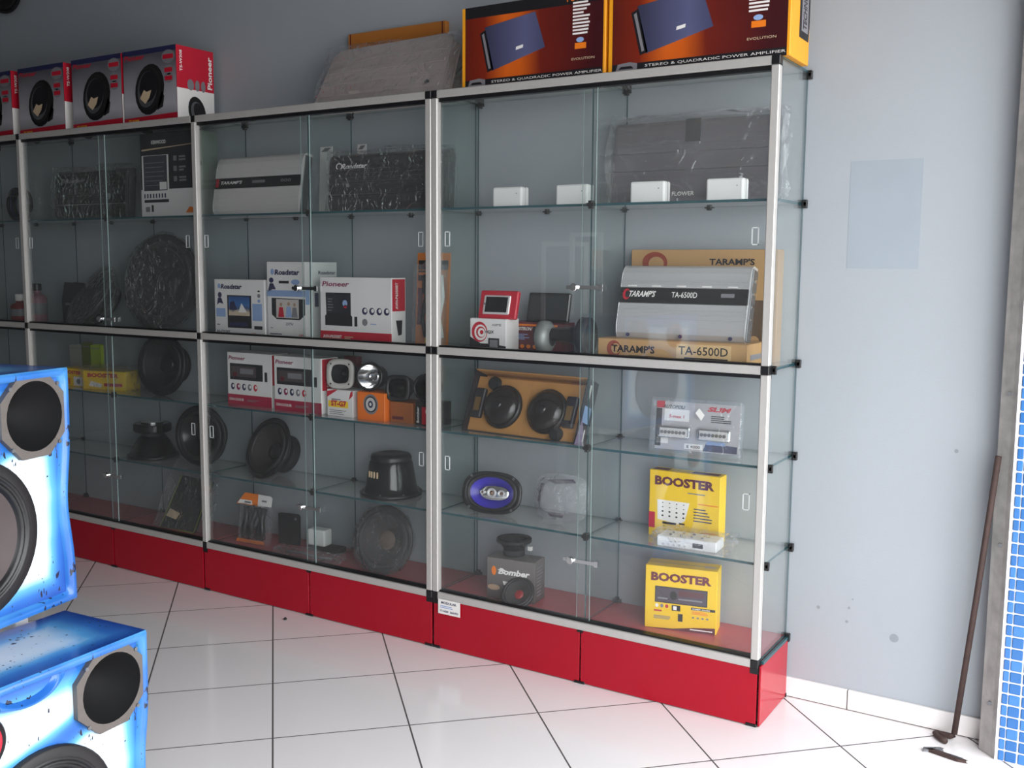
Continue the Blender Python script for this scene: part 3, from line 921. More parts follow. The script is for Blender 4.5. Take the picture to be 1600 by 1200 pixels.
for x in (-.072, .058):
    b_ = MB().box(x - .054, -.014, .048, x + .054, .003, .088).build('lamp_bar', CHROME, t, bevel=.014, seg=3)
    MB().box(x - .044, -.0165, .055, x + .044, -.013, .081).build('lamp_lens', mat('pale_lens', '#cfcac5', .2, var=.15, scale=90), b_)
    for k in range(7):
        MB().cyl(.0055, -.019, -.016, 10, (x - .036 + k * .012, 0, .068), 'y').build('lamp_cell', mat('lens_cell', '#8b8278', .15, .6), b_)
MB().box(-.15, -.022, 0, .15, .009, .178).build('clear_shell', BLISTER, t, bevel=.008, seg=2)
MB().box(-.026, -.004, .166, .026, .010, .176).build('hang_tab', PLASTIC, t)
MB().ext([(.0, .135), (.012, .150), (.03, .130), (.02, .112)], -.0235, -.0225, 'xz').build('price_sticker', INKW, t)

# ------------------------------------------------------------------ case 1, fourth shelf
t = thing('oval_speaker', 'oval car speaker with violet-blue cone and chrome tweeters', 'speaker', (-1.030, -.165, S4 + .073), group=None)
aim(t, (.18, -1, .22))
MB().lathe([(.094, -.002), (.100, .004), (.114, .004), (.117, 0), (.115, -.008), (.094, -.008)], 48, sx=1.0, sy=.66, power=2.6).build('flange', BLACKP, t)
MB().lathe([(.101, .0), (.097, .006), (.090, .007), (.084, .0)], 48, sx=1.0, sy=.66, power=2.3).build('surround', RUBBER, t)
VIO = mat('violet_blue_cone', '#3a2fae', .3, var=.12, scale=20)
MB().lathe([(.085, .0), (.060, -.018), (.030, -.030), (.0001, -.032)], 48, sx=1.0, sy=.66).build('cone', VIO, t)
MB().lathe([(.113, -.006), (.10, -.03), (.05, -.05), (.045, -.075), (.0001, -.075)], 36, sx=1, sy=.66).build('basket', BLACKM, t)
MB().lathe([(.0001, .004), (.040, .004), (.044, .0), (.044, -.012)], 36, (0.012, 0, 0), sx=1.3, sy=.62, power=2.4).build('tweeter_pod', CHROME, t)
for x, r_ in ((.002, .018), (.040, .013), (-.034, .008)):
    w_ = MB().lathe([(r_, .003), (r_, .010), (r_ * .8, .012), (r_ * .6, .006), (.0001, .007)], 24, (x, 0, 0)).build('tweeter', SILVER, t)
    MB().lathe([(r_ * .45, .006), (r_ * .3, .010), (.0001, .012)], 16, (x, 0, 0)).build('tweeter_dome', mat('copper_dome', '#7a5a48', .3, .5), w_)
for sx_ in (-1, 1):
    for sy_ in (-1, 1):
        MB().cyl(.005, .003, .006, 12, (sx_ * .082, sy_ * .056, 0)).build('mounting_hole', STEEL, t)

t = thing('clear_blister', 'empty clear plastic speaker blister with dark pads next to the oval speaker', 'packaging', (-.765, -.13, S4 + .082))
aim(t, (.15, -1, .12))
MB().lathe([(.0001, .028), (.060, .028), (.072, .020), (.078, .0), (.100, -.004), (.104, -.010)], 40, sx=1.0, sy=.82, power=3.2).build('clear_shell', glassmat('thick_clear_plastic', (.9, .9, .92), 1.55, .12, .28, (.62, .62, .66), .8, 25), t)
DKP = mat('dark_violet_pad', '#57505e', .5, var=.1)
for pts in ([(-.05, .060), (.045, .068), (.055, .056), (-.02, .046)], [(-.085, -.02), (-.074, .045), (-.062, .045), (-.072, -.02)], [(-.05, -.052), (.02, -.052), (.012, -.070), (-.035, -.068)]):
    MB().ext(pts, .000, .004, 'xy').build('dark_pad', DKP, t)

def booster(name, label, W, H, D, loc, rz, rx, art):
    t, q = carton(name, label, 'box', W, H, D, loc, YELC, rz=rz, rx=rx)
    RB = mat('red_brown_lettering', '#6d1f2e', .45)
    q.t('lettering', RB if art == 2 else INKM, 'BOOSTER', .08, .76 if art == 2 else .78, .84, .14, bold=.05)
    if art == 1:
        q.poly('printed_picture', INKW, [(.13, .26), (.44, .22), (.52, .28), (.58, .56), (.12, .56)])
        for i in range(4):
            for j in range(4):
                q.e('printed_picture', INK, .20 + j * .10, .52 - i * .065, .010 + .006 * (i // 2), .008 + .005 * (i // 2), lay=1)
        q.r('printed_picture', INK, .20, .20, .40, .235, lay=1).r('printed_picture', INK, .44, .22, .52, .245, lay=1)
        q.r('stripe', INKR, .0, .12, .09, .36).r('stripe', INKO, .70, .555, .98, .57).r('stripe', INKO, .70, .14, .98, .155)
        q.lines('lettering', INKB, .64, .30, .92, .52, 5, fill=.35, seed=6)
        q.lines('lettering', INKG, .55, .70, .90, .73, 1, seed=3)
        q.r('lettering', INKM, .02, .2, .25, .8, 'T').r('lettering', INKM, .58, .2, .95, .8, 'T')
    else:
        q.r('printed_picture', INK, .14, .42, .87, .68).r('printed_picture', mat('radio_face', '#4a3f4c', .35), .155, .435, .855, .665, lay=1)
        q.e('printed_picture', INK, .40, .55, .05, .07, lay=2).r('printed_picture', mat('display_print', '#5a2f34', .4), .47, .55, .82, .64, lay=2).r('printed_picture', INKG, .47, .49, .80, .515, lay=2).r('printed_picture', INKG, .18, .48, .32, .505, lay=2)
        q.poly('stripe', INKM, [(.0, .0), (.985, .0), (.985, .105), (.7, .075), (.4, .022)]).r('lettering', INKW, .64, .035, .95, .052, lay=1)
        for k, mm in enumerate((INKW, INKG, INKR)):
            q.e('printed_badge', mm, .17 + k * .07, .37, .022, .03, lay=1)
        q.r('printed_badge', INK, .38, .31, .50, .40, lay=1).r('printed_badge', INKW, .40, .325, .45, .385, lay=2).r('printed_badge', INK, .47, .15, .535, .27, lay=1)
        q.r('lettering', INK, .65, .355, .98, .395).t('lettering', INKW, 'DMP-9600', .67, .362, .24, .024, lay=2).lines('lettering', INKO, .66, .29, .95, .345, 3, seed=9)
        for k in range(4):
            q.e('printed_badge', INKG, .68 + k * .065, .235, .018, .014)
        q.r('lettering', INKR, .13, .275, .24, .30).lines('lettering', INKG, .13, .16, .4, .22, 3, seed=12)
        q.r('lettering', CREAM, .80, .3, .95, .6, 'T')
    q.done()
    return t
booster('equalizer_carton', 'yellow carton picturing a white mixer unit, standing behind the bagged white unit', .246, .222, .055, (-.305, -.128, S4), 0, 0, 1)
t = thing('bagged_white_unit', 'white electronic unit in a clear plastic bag before the yellow mixer carton', 'electronic unit', (-.252, -.232, S4), rz=4)
MB().box(-.098, 0, 0, .098, .085, .034).build('unit_body', WHITEP, t, bevel=.003)
MB().box(.022, -.002, .009, .055, .001, .023).build('socket', INK, t)
for k in range(5):
    MB().cyl(.004, -.003, .001, 10, (-.075 + k * .018, 0, .010), 'y').build('jack', SILVER2, t)
for i in range(2):
    for j in range(4):
        MB().cyl(.004, .034, .038, 10, (-.06 + j * .035, .025 + i * .03, 0)).build('knob', INKG, t)
film(t, .21, .040, .085, .008, .007, seed=9, x_ext=.06)
booster('radio_carton', 'yellow carton picturing a car radio on the red case floor', .236, .212, .085, (-.296, -.156, SB), 12, 0, 2)

# ------------------------------------------------------------------ case 1, floor
BOMB = gradprint('grey_brown_print', [(0, '#3a2f2f'), (.5, '#5b5554'), (1, '#6d6866')], 2, 0, .16, .45, 8, .2)
t, q = carton('speaker_carton', 'dark grey-brown speaker carton with white lettering on the red case floor', 'box', .188, .150, .09, (-.922, -.205, SB), BOMB, rz=7)
q.t('lettering', INKW, 'Bomber', .26, .62, .64, .15, shear=.25, bold=.04).r('lettering', INKW, .24, .71, .40, .735, lay=1).r('lettering', INKW, .24, .645, .38, .66, lay=1)
q.e('printed_figure', INKO, .15, .69, .05, .11).e('printed_figure', mat('skin_print', '#a98c74', .5), .15, .28, .13, .07).poly('printed_figure', INKW, [(.34, .46), (.56, .45), (.36, .36)])
q.lines('side_print', INKG, .2, .15, .8, .9, 9, 'R', fill=.4, seed=4)
q.done()
t = woofer('small_speaker', 'small black speaker lying face up on the grey-brown carton', .064, .058, (-.945, -.145, SB + .151 + .0585), (0, 0, 1), flange=BLACKM)
MB().box(-.060, -.030, -.040, -.046, -.018, -.026).build('terminal', INKW, t)
t = woofer('small_speaker', 'small black speaker with red dust cap leaning on the grey-brown carton', .061, .030, (-.872, -.236, SB + .046), (.08, -1, .90), cap='red', flange=RUBBER)

# ------------------------------------------------------------------ case 2, upper shelf
t, q = amplifier('car_amplifier', 'pale silver car amplifier with black label band on the middle case upper shelf', .485, .250, .055, (-2.195, -.175, S1), rx=-10, shell=SILVER2, band=BLACKP, b0=.45, b1=.64)
q.t('lettering', INKW, "TARAMP'S", .07, .525, .26, .055, bold=.03, shear=.2).r('printed_logo', INKR, .01, .48, .05, .62).r('lettering', INKG, .45, .53, .60, .575).t('lettering', INKG, '800', .78, .525, .12, .05)
q.done()
t, q = amplifier('car_amplifier', 'black ribbed car amplifier with white lettering in the middle case', .56, .225, .055, (-1.530, -.150, S1), rx=-4, shell=mat('black_anodised', '#26262a', .4, .3, .15), band=MATS['black_anodised'], b0=.3, b1=.5, fins=4)
q.t('lettering', INKW, 'Roadstar', .115, .735, .225, .095, shear=.2, bold=.03).e('printed_logo', INKW, .09, .79, .03, .06).e('printed_logo', INK, .09, .79, .02, .042, lay=1)
q.done()
film(t, .565, .23, .055, .006, .007, seed=21)
for x, w_, lab in ((-1.935, .065, 'white card with dark stripe leaning at the wall between the two amplifiers'), (-1.748, .045, 'narrow white card leaning at the wall above the black ribbed amplifier')):
    t = thing('paper_card', lab, 'card', (x, -.03, S1), rx=-3)
    MB().box(-w_ / 2, 0, 0, w_ / 2, .003, .275).build('card', WHITEC, t)
    MB().ext([(-w_ * .4, .255), (w_ * .1, .255), (w_ * .4, .270), (-w_ * .1, .270)], -.001, .0, 'xz').build('stripe', INKG, t)

# ------------------------------------------------------------------ case 2, middle shelf
SKYP = gradprint('beach_scene_print', [(0, '#d8c4a8'), (.3, '#c9b79f'), (.42, '#4a5a78'), (.62, '#3d6fae'), (1, '#2a4b80')], 2, .085, .18, .4, 40, .3)
t, q = carton('stereo_carton', 'white stereo carton picturing a fold-out screen, shortest of the row', 'box', .290, .232, .10, (-2.236, -.222, SM), WHITEC, group='white stereo cartons')
q.t('lettering', INKB, 'Roadstar', .14, .83, .42, .085, shear=.2, bold=.04).e('printed_logo', INKLB, .10, .88, .03, .045)
q.r('printed_picture', INK, .26, .14, .74, .72).r('printed_picture', SKYP, .29, .36, .71, .70, lay=1).poly('printed_picture', INKB, [(.30, .46), (.46, .46), (.40, .62), (.32, .60)], lay=2).poly('printed_picture', INKW, [(.48, .42), (.66, .42), (.55, .58)], lay=2).r('printed_picture', INKB, .30, .17, .66, .24, lay=1)
q.r('printed_patch', INKLB, .76, .28, .95, .58).r('printed_badge', INK, .79, .13, .95, .19).e('printed_badge', INKG, .89, .72, .03, .035).e('printed_badge', INKLB, .89, .63, .03, .03).e('printed_badge', INK, .89, .80, .025, .015)
q.e('printed_figure', INKB, .11, .72, .04, .05).poly('printed_figure', INKB, [(.07, .67), (.14, .67), (.18, .56), (.10, .58), (.05, .54)]).r('printed_patch', INKLB, .03, .33, .22, .48).lines('lettering', INKG, .04, .18, .14, .22, 1)
q.t('lettering', INKB, 'RS-7755BT', .04, .045, .27, .045).t('lettering', INKR, 'GPS', .74, .03, .09, .035)
q.done()
t, q = carton('stereo_carton', 'tall white stereo carton picturing three people on its screen', 'box', .208, .305, .185, (-1.972, -.222, SM), WHITEC, group='white stereo cartons')
q.t('lettering', INKB, 'Roadstar', .22, .83, .64, .07, shear=.2, bold=.04).e('printed_logo', INKLB, .15, .87, .045, .04)
q.e('printed_figure', INKB, .12, .76, .06, .035).poly('printed_figure', INKB, [(.08, .72), (.17, .72), (.24, .64), (.14, .64), (.02, .60)]).r('printed_badge', INK, .32, .72, .58, .755).e('printed_badge', INKLB, .75, .74, .11, .035)
q.r('stripe', INKLB, .0, .55, 1, .63).poly('printed_picture', INK, [(.12, .31), (.25, .25), (.85, .25), (.99, .32), (.99, .52), (.12, .53)]).r('printed_picture', mat('pale_print', '#c8c0ba', .5), .24, .27, .83, .515, lay=1)
for u, v, mm in ((.37, .35, INKR), (.57, .36, INKLB), (.72, .35, INKG)):
    q.poly('printed_picture', mm, [(u - .08, .28), (u + .08, .28), (u + .05, v + .06), (u - .05, v + .06)], lay=2).e('printed_picture', MATS['skin_print'], u, v + .095, .035, .025, lay=2)
q.t('lettering', INKB, 'DTV', .50, .175, .18, .035, shear=.2).lines('lettering', INKB, .06, .05, .55, .075, 1).t('lettering', INKR, 'GPS', .82, .035, .14, .03).lines('lettering', INKG, .08, .13, .18, .15, 1)
q.t('lettering', INKB, 'Roadstar', .40, .84, .55, .045, 'R').r('stripe', INKLB, .0, .45, .12, .68, 'R').r('stripe', INKB, .28, .42, .40, .60, 'R')
q.done()
t, q = carton('stereo_carton', 'wide white stereo carton with crimson base stripe picturing a black pop-up screen', 'box', .352, .248, .085, (-1.615, -.222, SM), WHITEC, group='white stereo cartons')
q.t('lettering', INKP, 'Pioneer', .04, .855, .38, .08, shear=.2, bold=.02).r('stripe', INKR, .0, .0, 1, .165)
q.poly('printed_picture', INK, [(.07, .25), (.46, .25), (.46, .40), (.44, .42), (.44, .76), (.08, .76), (.09, .42), (.07, .40)]).r('printed_picture', mat('display_black', '#22242c', .3), .10, .44, .43, .74, lay=1)
q.e('printed_picture', INKLB, .36, .60, .035, .05, lay=2).e('printed_picture', INKR, .365, .55, .02, .03, lay=2).lines('printed_picture', INKG, .11, .48, .20, .70, 5, fill=.3, lay=2).r('printed_badge', INK, .49, .25, .53, .40)
for k in range(4):
    q.e('printed_badge', INKB, .635 + k * .10, .49, .038, .055).e('printed_badge', INKW, .645 + k * .10, .50, .02, .03, lay=1)
q.e('printed_badge', INKG, .635, .32, .038, .055).lines('lettering', INKLB, .71, .29, .84, .32, 1)
q.t('lettering', INKW, 'AVH-P6350BT', .04, .055, .27, .05, lay=2, bold=.03).lines('lettering', CREAM, .35, .05, .48, .10, 2, lay=2)
q.r('stripe', INKR, .05, .50, .95, .98, 'R').t('lettering', INKW, 'AVH-P6350BT', .25, .53, .18, .40, 'R', 2, rot=90).poly('printed_badge', INK, [(.3, .36), (.75, .36), (.7, .14), (.45, .13)], 'R')
q.done()
t = thing('cable_blister_pack', 'tall orange blister pack of black and red cables at the post', 'blister pack', (-1.300, -.16, SM), rx=-3)
MB().box(-.085, .010, 0, .065, .013, .342).build('backing_card', mat('orange_card', '#d8781f', .5, var=.15, scale=8), t)
q = Prints(t, .15, .342, .01)
q._map = lambda face, u, v, lay: (-.085 + u * .15, .0095 - .0004 * lay, v * .342)
q.r('printed_patch', INK, .04, .82, .95, .92).e('printed_badge', STEEL, .35, .88, .16, .035, lay=1).r('printed_patch', INK, .04, .70, .42, .81).r('printed_patch', INKO, .06, .76, .4, .79, lay=1).r('printed_patch', INKY, .30, .02, .62, .20).r('printed_patch', INKM, .04, .22, .2, .62)
q.done()
for x, mm in ((-.03, BLACKP), (.0, INKR), (.025, BLACKP), (.045, INKW)):
    MB().tube([(x, .0, .03), (x - .01, -.01, .10), (x + .006, -.012, .18), (x - .004, -.01, .26)], .008, 8).build('cable', mm, t)
MB().box(-.045, -.014, .19, .01, .008, .25).build('plug', BLACKP, t, bevel=.004)
MB().box(-.083, -.024, .004, .063, .009, .300).build('clear_shell', BLISTER, t, bevel=.012, seg=2)

# ------------------------------------------------------------------ case 2, third shelf
for x, y, rz, lab in ((-2.222, -.190, 0, 'small white radio carton with magenta stripe, left of the pair'), (-1.935, -.205, 0, 'small white radio carton with magenta stripe, right of the pair')):
    t, q = carton('radio_carton', lab, 'box', .256, .222, .10, (x, y, S3), WHITEC, rz=rz, group='white radio cartons on the third shelf')
    MAG = mat('crimson_ink', '#a8163f', .45)
    q.t('lettering', INKP, 'Pioneer', .04, .855, .38, .075, shear=.2).r('stripe', MAG, .0, .0, 1, .20)
    q.r('printed_picture', INK, .06, .48, .81, .79).r('printed_picture', mat('radio_display', '#4b4144', .4), .09, .54, .66, .74, lay=1).e('printed_picture', INKM, .18, .58, .05, .05, lay=2).r('printed_picture', INKG, .3, .60, .6, .70, lay=2).r('printed_badge', INK, .85, .48, .91, .66)
    for k, mm in enumerate((INKB, INKP, INKB, INKG, INKR)):
        q.e('printed_badge', mm, .12 + k * .13, .35, .045, .065).e('printed_badge', INKW, .135 + k * .13, .36, .022, .03, lay=1)
    q.t('lettering', INKW, 'DEH-2350UB', .04, .08, .33, .05, lay=2).lines('lettering', INKG, .45, .08, .75, .13, 2, lay=2)
    q.r('stripe', INKR, .05, .42, .9, .98, 'R').t('lettering', INKW, 'DEH-2350UB', .3, .48, .18, .42, 'R', 2, rot=90)
    q.done()
t, q = carton('thin_carton', 'narrow dark red carton behind the white speaker horn', 'box', .07, .225, .03, (-1.765, -.080, S3), INKM, seam=False)
q.t('lettering', INKW, 'DEH', .3, .5, .3, .4, rot=90).done()
t, q = carton('tweeter_carton', 'small white carton with yellow and red price under the white horn tweeter', 'box', .132, .105, .10, (-1.712, -.205, S3), WHITEC)
q.poly('stripe', INKR, [(.0, .70), (.0, .92), (.30, 1), (.42, 1)]).poly('stripe', INKR, [(.85, .66), (1, .82), (1, 1), (.92, .96)]).r('printed_patch', INKY, .05, .34, .82, .58).t('lettering', INKR, 'ST-G7', .16, .38, .60, .22, lay=2, bold=.05).lines('lettering', INK, .18, .62, .72, .68, 1).lines('lettering', INKG, .1, .08, .85, .28, 3, fill=.35, seed=7)
q.done()
ORP = mat('bright_orange_carton', '#ee7414', .45, var=.12, scale=12)
t, q = carton('tweeter_carton', 'bright orange carton picturing a speaker under the chrome horn tweeter', 'box', .135, .108, .10, (-1.548, -.215, S3), ORP)
q.e('printed_speaker', INKG, .5, .58, .27, .36).e('printed_speaker', INK, .5, .58, .22, .29, lay=1).e('printed_speaker', SILVER2, .5, .58, .18, .24, lay=2).e('printed_speaker', INKB, .5, .58, .09, .13, lay=3).e('printed_speaker', INKW, .5, .58, .04, .06, lay=4)
q.done()
t, q = carton('tweeter_carton', 'plain brown carton under the black square tweeter', 'box', .108, .078, .10, (-1.418, -.195, S3), mat('brown_orange_card', '#9a5520', .6))
q.r('printed_patch', INKM, .1, .15, .6, .3).done()
t, q = carton('tweeter_carton', 'black and red carton at the post under the round black tweeter', 'box', .10, .086, .09, (-1.297, -.20, S3), INK)
q.r('printed_patch', INKR, .3, .05, 1, .8).e('printed_speaker', INKW, .62, .62, .15, .18, lay=1).e('printed_speaker', INKR, .62, .62, .09, .11, lay=2).t('lettering', INKW, 'Bomber', .06, .1, .12, .7, rot=90)
q.done()
def squaretweeter(name, label, s, loc, n, face_m, bell_m, body_m, sq=3.6, hr=.62, dep=.08):
    t = thing(name, label, 'tweeter', loc)
    aim(t, n)
    MB().lathe([(s * hr, .0), (s * (hr + .05), .004), (s * .96, .004), (s, -.001), (s, -.008), (s * .9, -.010)], 36, power=sq).build('face_plate', face_m, t)
    MB().lathe([(s * (hr + .02), .003), (s * hr * .9, -.012), (s * hr * .55, -.030), (s * .16, -.040)], 32).build('horn', bell_m, t)
    MB().lathe([(s * .22, -.034), (s * .16, -.022), (s * .06, -.014), (.0001, -.012)], 20).build('phase_plug', bell_m if bell_m is CHROME else BLACKM, t)
    MB().lathe([(s * .92, -.006), (s * .80, -dep * .4), (s * .78, -dep), (.0001, -dep)], 28).build('magnet_housing', body_m, t)
    for k in range(4):
        a = math.pi / 4 + k * math.pi / 2
        MB().cyl(.0035, .003, .0055, 8, (s * .93 * math.cos(a), s * .93 * math.sin(a), 0)).build('screw', INK, t)
    return t
GREYF = mat('warm_grey_plate', '#b9b5b0', .4, var=.05)
o = squaretweeter('horn_tweeter', 'square off-white horn tweeter with rounded corners on the white carton', .059, (-1.722, -.190, S3 + .106 + .060), (.28, -1, .06), GREYF, BLACKM, BLACKP)
o = squaretweeter('horn_tweeter', 'round chrome horn tweeter with black ring on the orange carton', .056, (-1.575, -.190, S3 + .109 + .056), (.30, -1, .10), BLACKP, CHROME, BLACKP, 2.0, .78)
o = squaretweeter('horn_tweeter', 'black square tweeter on the plain brown carton', .050, (-1.442, -.185, S3 + .079 + .050), (.28, -1, .05), BLACKP, BLACKG, BLACKP, 4.0, .70)
o = squaretweeter('horn_tweeter', 'round black tweeter half hidden by the double post', .052, (-1.312, -.180, S3 + .087 + .052), (.3, -1, .05), BLACKG, BLACKG, BLACKP, 2.0, .80)

# ------------------------------------------------------------------ case 2, fourth shelf
woofer('woofer', 'black woofer tilted on its rim below the white radio cartons', .132, .115, (-2.150, -.165, S4 + .124), (-.12, -.90, .38))
t = thing('upturned_woofer', 'black woofer standing face down, bowl-shaped basket upward with slots', 'speaker', (-1.520, -.130, S4))
MB().lathe([(.0001, .001), (.118, .001), (.121, .004), (.121, .014), (.112, .018)], 44).build('flange', BLACKP, t)
MB().lathe([(.113, .016), (.104, .022), (.098, .045), (.092, .085), (.084, .128), (.078, .140)], 44).build('basket', BLACKG, t)
MB().lathe([(.079, .138), (.080, .150), (.074, .160), (.050, .165), (.045, .162), (.0001, .162)], 36).build('magnet_cover', BLACKP, t)
for k in range(4):
    a = R(-112 + k * 9)
    x, y = .0945 * math.cos(a), .0945 * math.sin(a)
    MB().box(-.0018, -.003, .0, .0018, .003, .024).build('terminal_slot', CREAM, t, loc=(x, y, .078), rot=(0, 0, a + math.pi / 2))
for k in range(8):
    a = 2 * math.pi * k / 8 + .3
    MB().cyl(.004, .017, .020, 8, (.115 * math.cos(a), .115 * math.sin(a), 0)).build('bolt', STEEL, t)

# ------------------------------------------------------------------ case 2, floor
t = woofer('bagged_woofer', 'dark woofer in clear plastic leaning upright at the right of the red case floor', .134, .085, (-1.515, -.190, SB + .130), (.10, -1, .25), cap='gray')
filmdisc(t, .134, 17)
t = thing('cable_bag', 'clear bag of black cables with orange and white card header on the red case floor', 'packaged cables', (-2.235, -.185, SB), rz=4, rx=-8)
MB().ext([(-.070, .165), (-.105, .165), (-.062, .215), (.012, .215), (.012, .165)], .004, .008, 'xz').build('header_card', INKO, t)
MB().ext([(.013, .165), (.085, .168), (.088, .205), (.08, .213), (.013, .215)], .004, .008, 'xz').build('header_card', WHITEC, t)
q = Prints(t, 1, 1, 1)
q._map = lambda face, u, v, lay: (u, .003, v)
q.poly('printed_patch', INKW, [(-.098, .168), (-.015, .168), (-.02, .185), (-.085, .185)]).r('lettering', INKG, -.06, .172, -.025, .180, lay=1).r('lettering', INKG, .035, .185, .062, .193)
q.done()
MB().ext([(-.09, .004), (.062, .004), (.062, .018), (-.085, .018)], .002, .006, 'xz').build('footer_card', INKO, t)
rn = random.Random(5)
for k in range(5):
    x = -.06 + k * .026
    MB().tube([(x, .014, .025), (x + rn.uniform(-.02, .02), .008, .07), (x + rn.uniform(-.02, .02), .012, .11), (x + rn.uniform(-.01, .01), .014, .155)], .013, 8).build('cable', BLACKP, t)
o = film(t, .145, .165, .034, .002, .006, seed=23)
t = thing('black_plate', 'thin black plate standing behind the bag of cables', 'plate', (-2.10, -.10, SB), rz=10)
MB().ext([(-.05, 0), (.05, 0), (.05, .125), (.042, .132), (-.05, .132)], 0, .012, 'xz').build('plate', BLACKM, t, bevel=.002)
MB().cyl(.006, -.002, .002, 10, (.035, 0, .115), 'y').build('hole_rim', STEEL, t)
t = thing('adapter_block', 'small white adapter block on a black base on the red case floor', 'adapter', (-1.93, -.115, SB), rz=6)
MB().box(-.045, 0, 0, .11, .06, .022).build('black_base', BLACKM, t, bevel=.003)
MB().box(-.048, .002, .0225, .040, .056, .092).build('white_block', WHITEP, t, bevel=.007, seg=2)
MB().box(-.006, .0005, .03, -.002, .003, .086).build('seam', INKG, t)
t = thing('plastic_sleeve', 'crumpled clear plastic sleeve lying along the red case floor', 'plastic sleeve', (-1.90, -.215, SB), rz=2)
film(t, .33, .022, .05, .004, .008, seed=31, name='sleeve')
MB().tube([(-.12, .02, .008), (-.05, .03, .010), (.03, .018, .009), (.12, .026, .008)], .005, 8).build('cable', INKG, t)

# ------------------------------------------------------------------ case 3
t, q = amplifier('car_amplifier', 'dark car amplifier with dim lettering at the left of the dark case', .520, .235, .055, (-3.295, -.150, S1), rx=-4, shell=mat('dark_anodised', '#1d1b1c', .4, .3, .2), band=MATS['dark_anodised'], b0=.3, b1=.5, fins=4)
q.t('lettering', INKG, 'Roadstar', .16, .74, .28, .085, shear=.2, bold=.03).e('printed_logo', INKG, .12, .78, .03, .055).e('printed_logo', INK, .12, .78, .02, .035, lay=1)
q.done()
MB().cyl(.014, -.004, .001, 16, (.14, 0, .105), 'y').build('knob', INKG, t)
film(t, .54, .24, .055, .008, .008, seed=41)
t, q = carton('amplifier_carton', 'tall black and white carton at the right end of the dark case upper shelf', 'box', .350, .365, .125, (-2.720, -.165, S1), INK)
q.r('white_band', WHITEC, .0, .0, 1, .335).t('lettering', INKW, 'KENWOOD', .22, .87, .27, .045, bold=.03).poly('stripe', CREAM, [(.03, .795), (.95, .84), (.95, .847), (.03, .815)])
q.r('printed_picture', INKW, .03, .25, .53, .74, lay=1).r('printed_picture', mat('picture_slate', '#3a3a45', .4), .06, .32, .50, .735, lay=2).lines('printed_picture', INKG, .09, .38, .46, .70, 6, fill=.15, lay=3, seed=5).r('printed_picture', INKW, .36, .33, .49, .42, lay=4).r('printed_picture', INK, .06, .18, .52, .215, lay=2)
for k in range(8):
    q.r('printed_picture', INKB, .06 + k * .055, .235, .085 + k * .055, .285, lay=3)
for k in range(3):
    q.r('printed_badge', INKG, .62, .66 - k * .12, .68, .72 - k * .12, lay=1).lines('lettering', INKG, .72, .66 - k * .12, .85, .73 - k * .12, 2, fill=.6, seed=k)
q.r('printed_badge', INKG, .08, .07, .16, .13, lay=1).r('printed_badge', INK, .19, .07, .23, .15, lay=1).poly('printed_badge', INKO, [(.82, .05), (.97, .05), (.97, .11), (.89, .12)], lay=1)
GREENG = mat('grey_green_side', '#6f7a72', .5, var=.1)
q.r('side_panel', GREENG, .0, .0, 1, 1, 'R').r('side_print', INKG, .1, .8, .2, .9, 'R', 1).r('side_print', INK, .2, .6, .3, .65, 'R', 1)
q.done()
t = thing('black_pouch', 'small black pouch beside the tilted oval speaker in the dark case', 'pouch', (-3.655 + .17, -.11, SM))
MB().ext([(-.09, 0), (.09, 0), (.10, .10), (.085, .19), (-.07, .195), (-.095, .11)], 0, .05, 'xz').build('pouch_body', RUBBER, t, bevel=.006)
MB().box(-.07, -.003, .09, .06, .001, .10).build('zip', STEEL, t)
t = woofer('bagged_woofer', 'large dark woofer tilted back in plastic on the dark case middle shelf', .165, .10, (-3.300, -.155, SM + .142), (-.22, -.80, .56), cone=BLACKM)
filmdisc(t, .165, 51)
t = woofer('subwoofer', 'largest black subwoofer standing upright beside the post in the dark case', .215, .10, (-2.795, -.155, SM + .212), (.10, -1, .12), cone=BLACKM)
filmdisc(t, .215, 52)
t = thing('white_clip', 'small cream plastic clip lying on the dark case middle shelf', 'clip', (-3.03, -.235, SM))
MB().box(-.06, 0, 0, .06, .02, .012).build('clip_body', CREAM, t, bevel=.003)
MB().box(-.02, -.001, .003, .02, .001, .010).build('label', INKY, t)

t, q = carton('booster_carton', 'long yellow carton with red lettering on the dark case third shelf', 'box', .235, .088, .11, (-3.175, -.190, S3), YELC, rz=16)
q.t('lettering', INKR, 'BOOSTER', .12, .66, .72, .22, bold=.05).poly('printed_picture', INKW, [(.14, .2), (.42, .12), (.46, .3), (.2, .46)]).r('stripe', INKR, .5, .2, .92, .36)
q.t('lettering', INKR, 'BOOSTER', .1, .66, .7, .22, 'L').done()
film(t, .245, .10, .12, .006, .008, seed=61)
t, q = carton('booster_carton', 'second yellow carton with white panel half hidden behind the blue cabinet', 'box', .235, .086, .11, (-3.405, -.180, S3), YELC, rz=2)
q.t('lettering', INKR, 'BOOSTER', .1, .68, .6, .2, bold=.05).r('printed_panel', INKW, .45, .05, .98, .55).e('printed_badge', INKG, .6, .3, .06, .15, lay=1).e('printed_badge', INKG, .8, .3, .06, .15, lay=1).r('printed_patch', INKO, .1, .1, .35, .45)
q.done()
GRN = mat('lime_green_card', '#8ea614', .5, var=.15)
OLV = mat('olive_card', '#56641a', .5, var=.15)
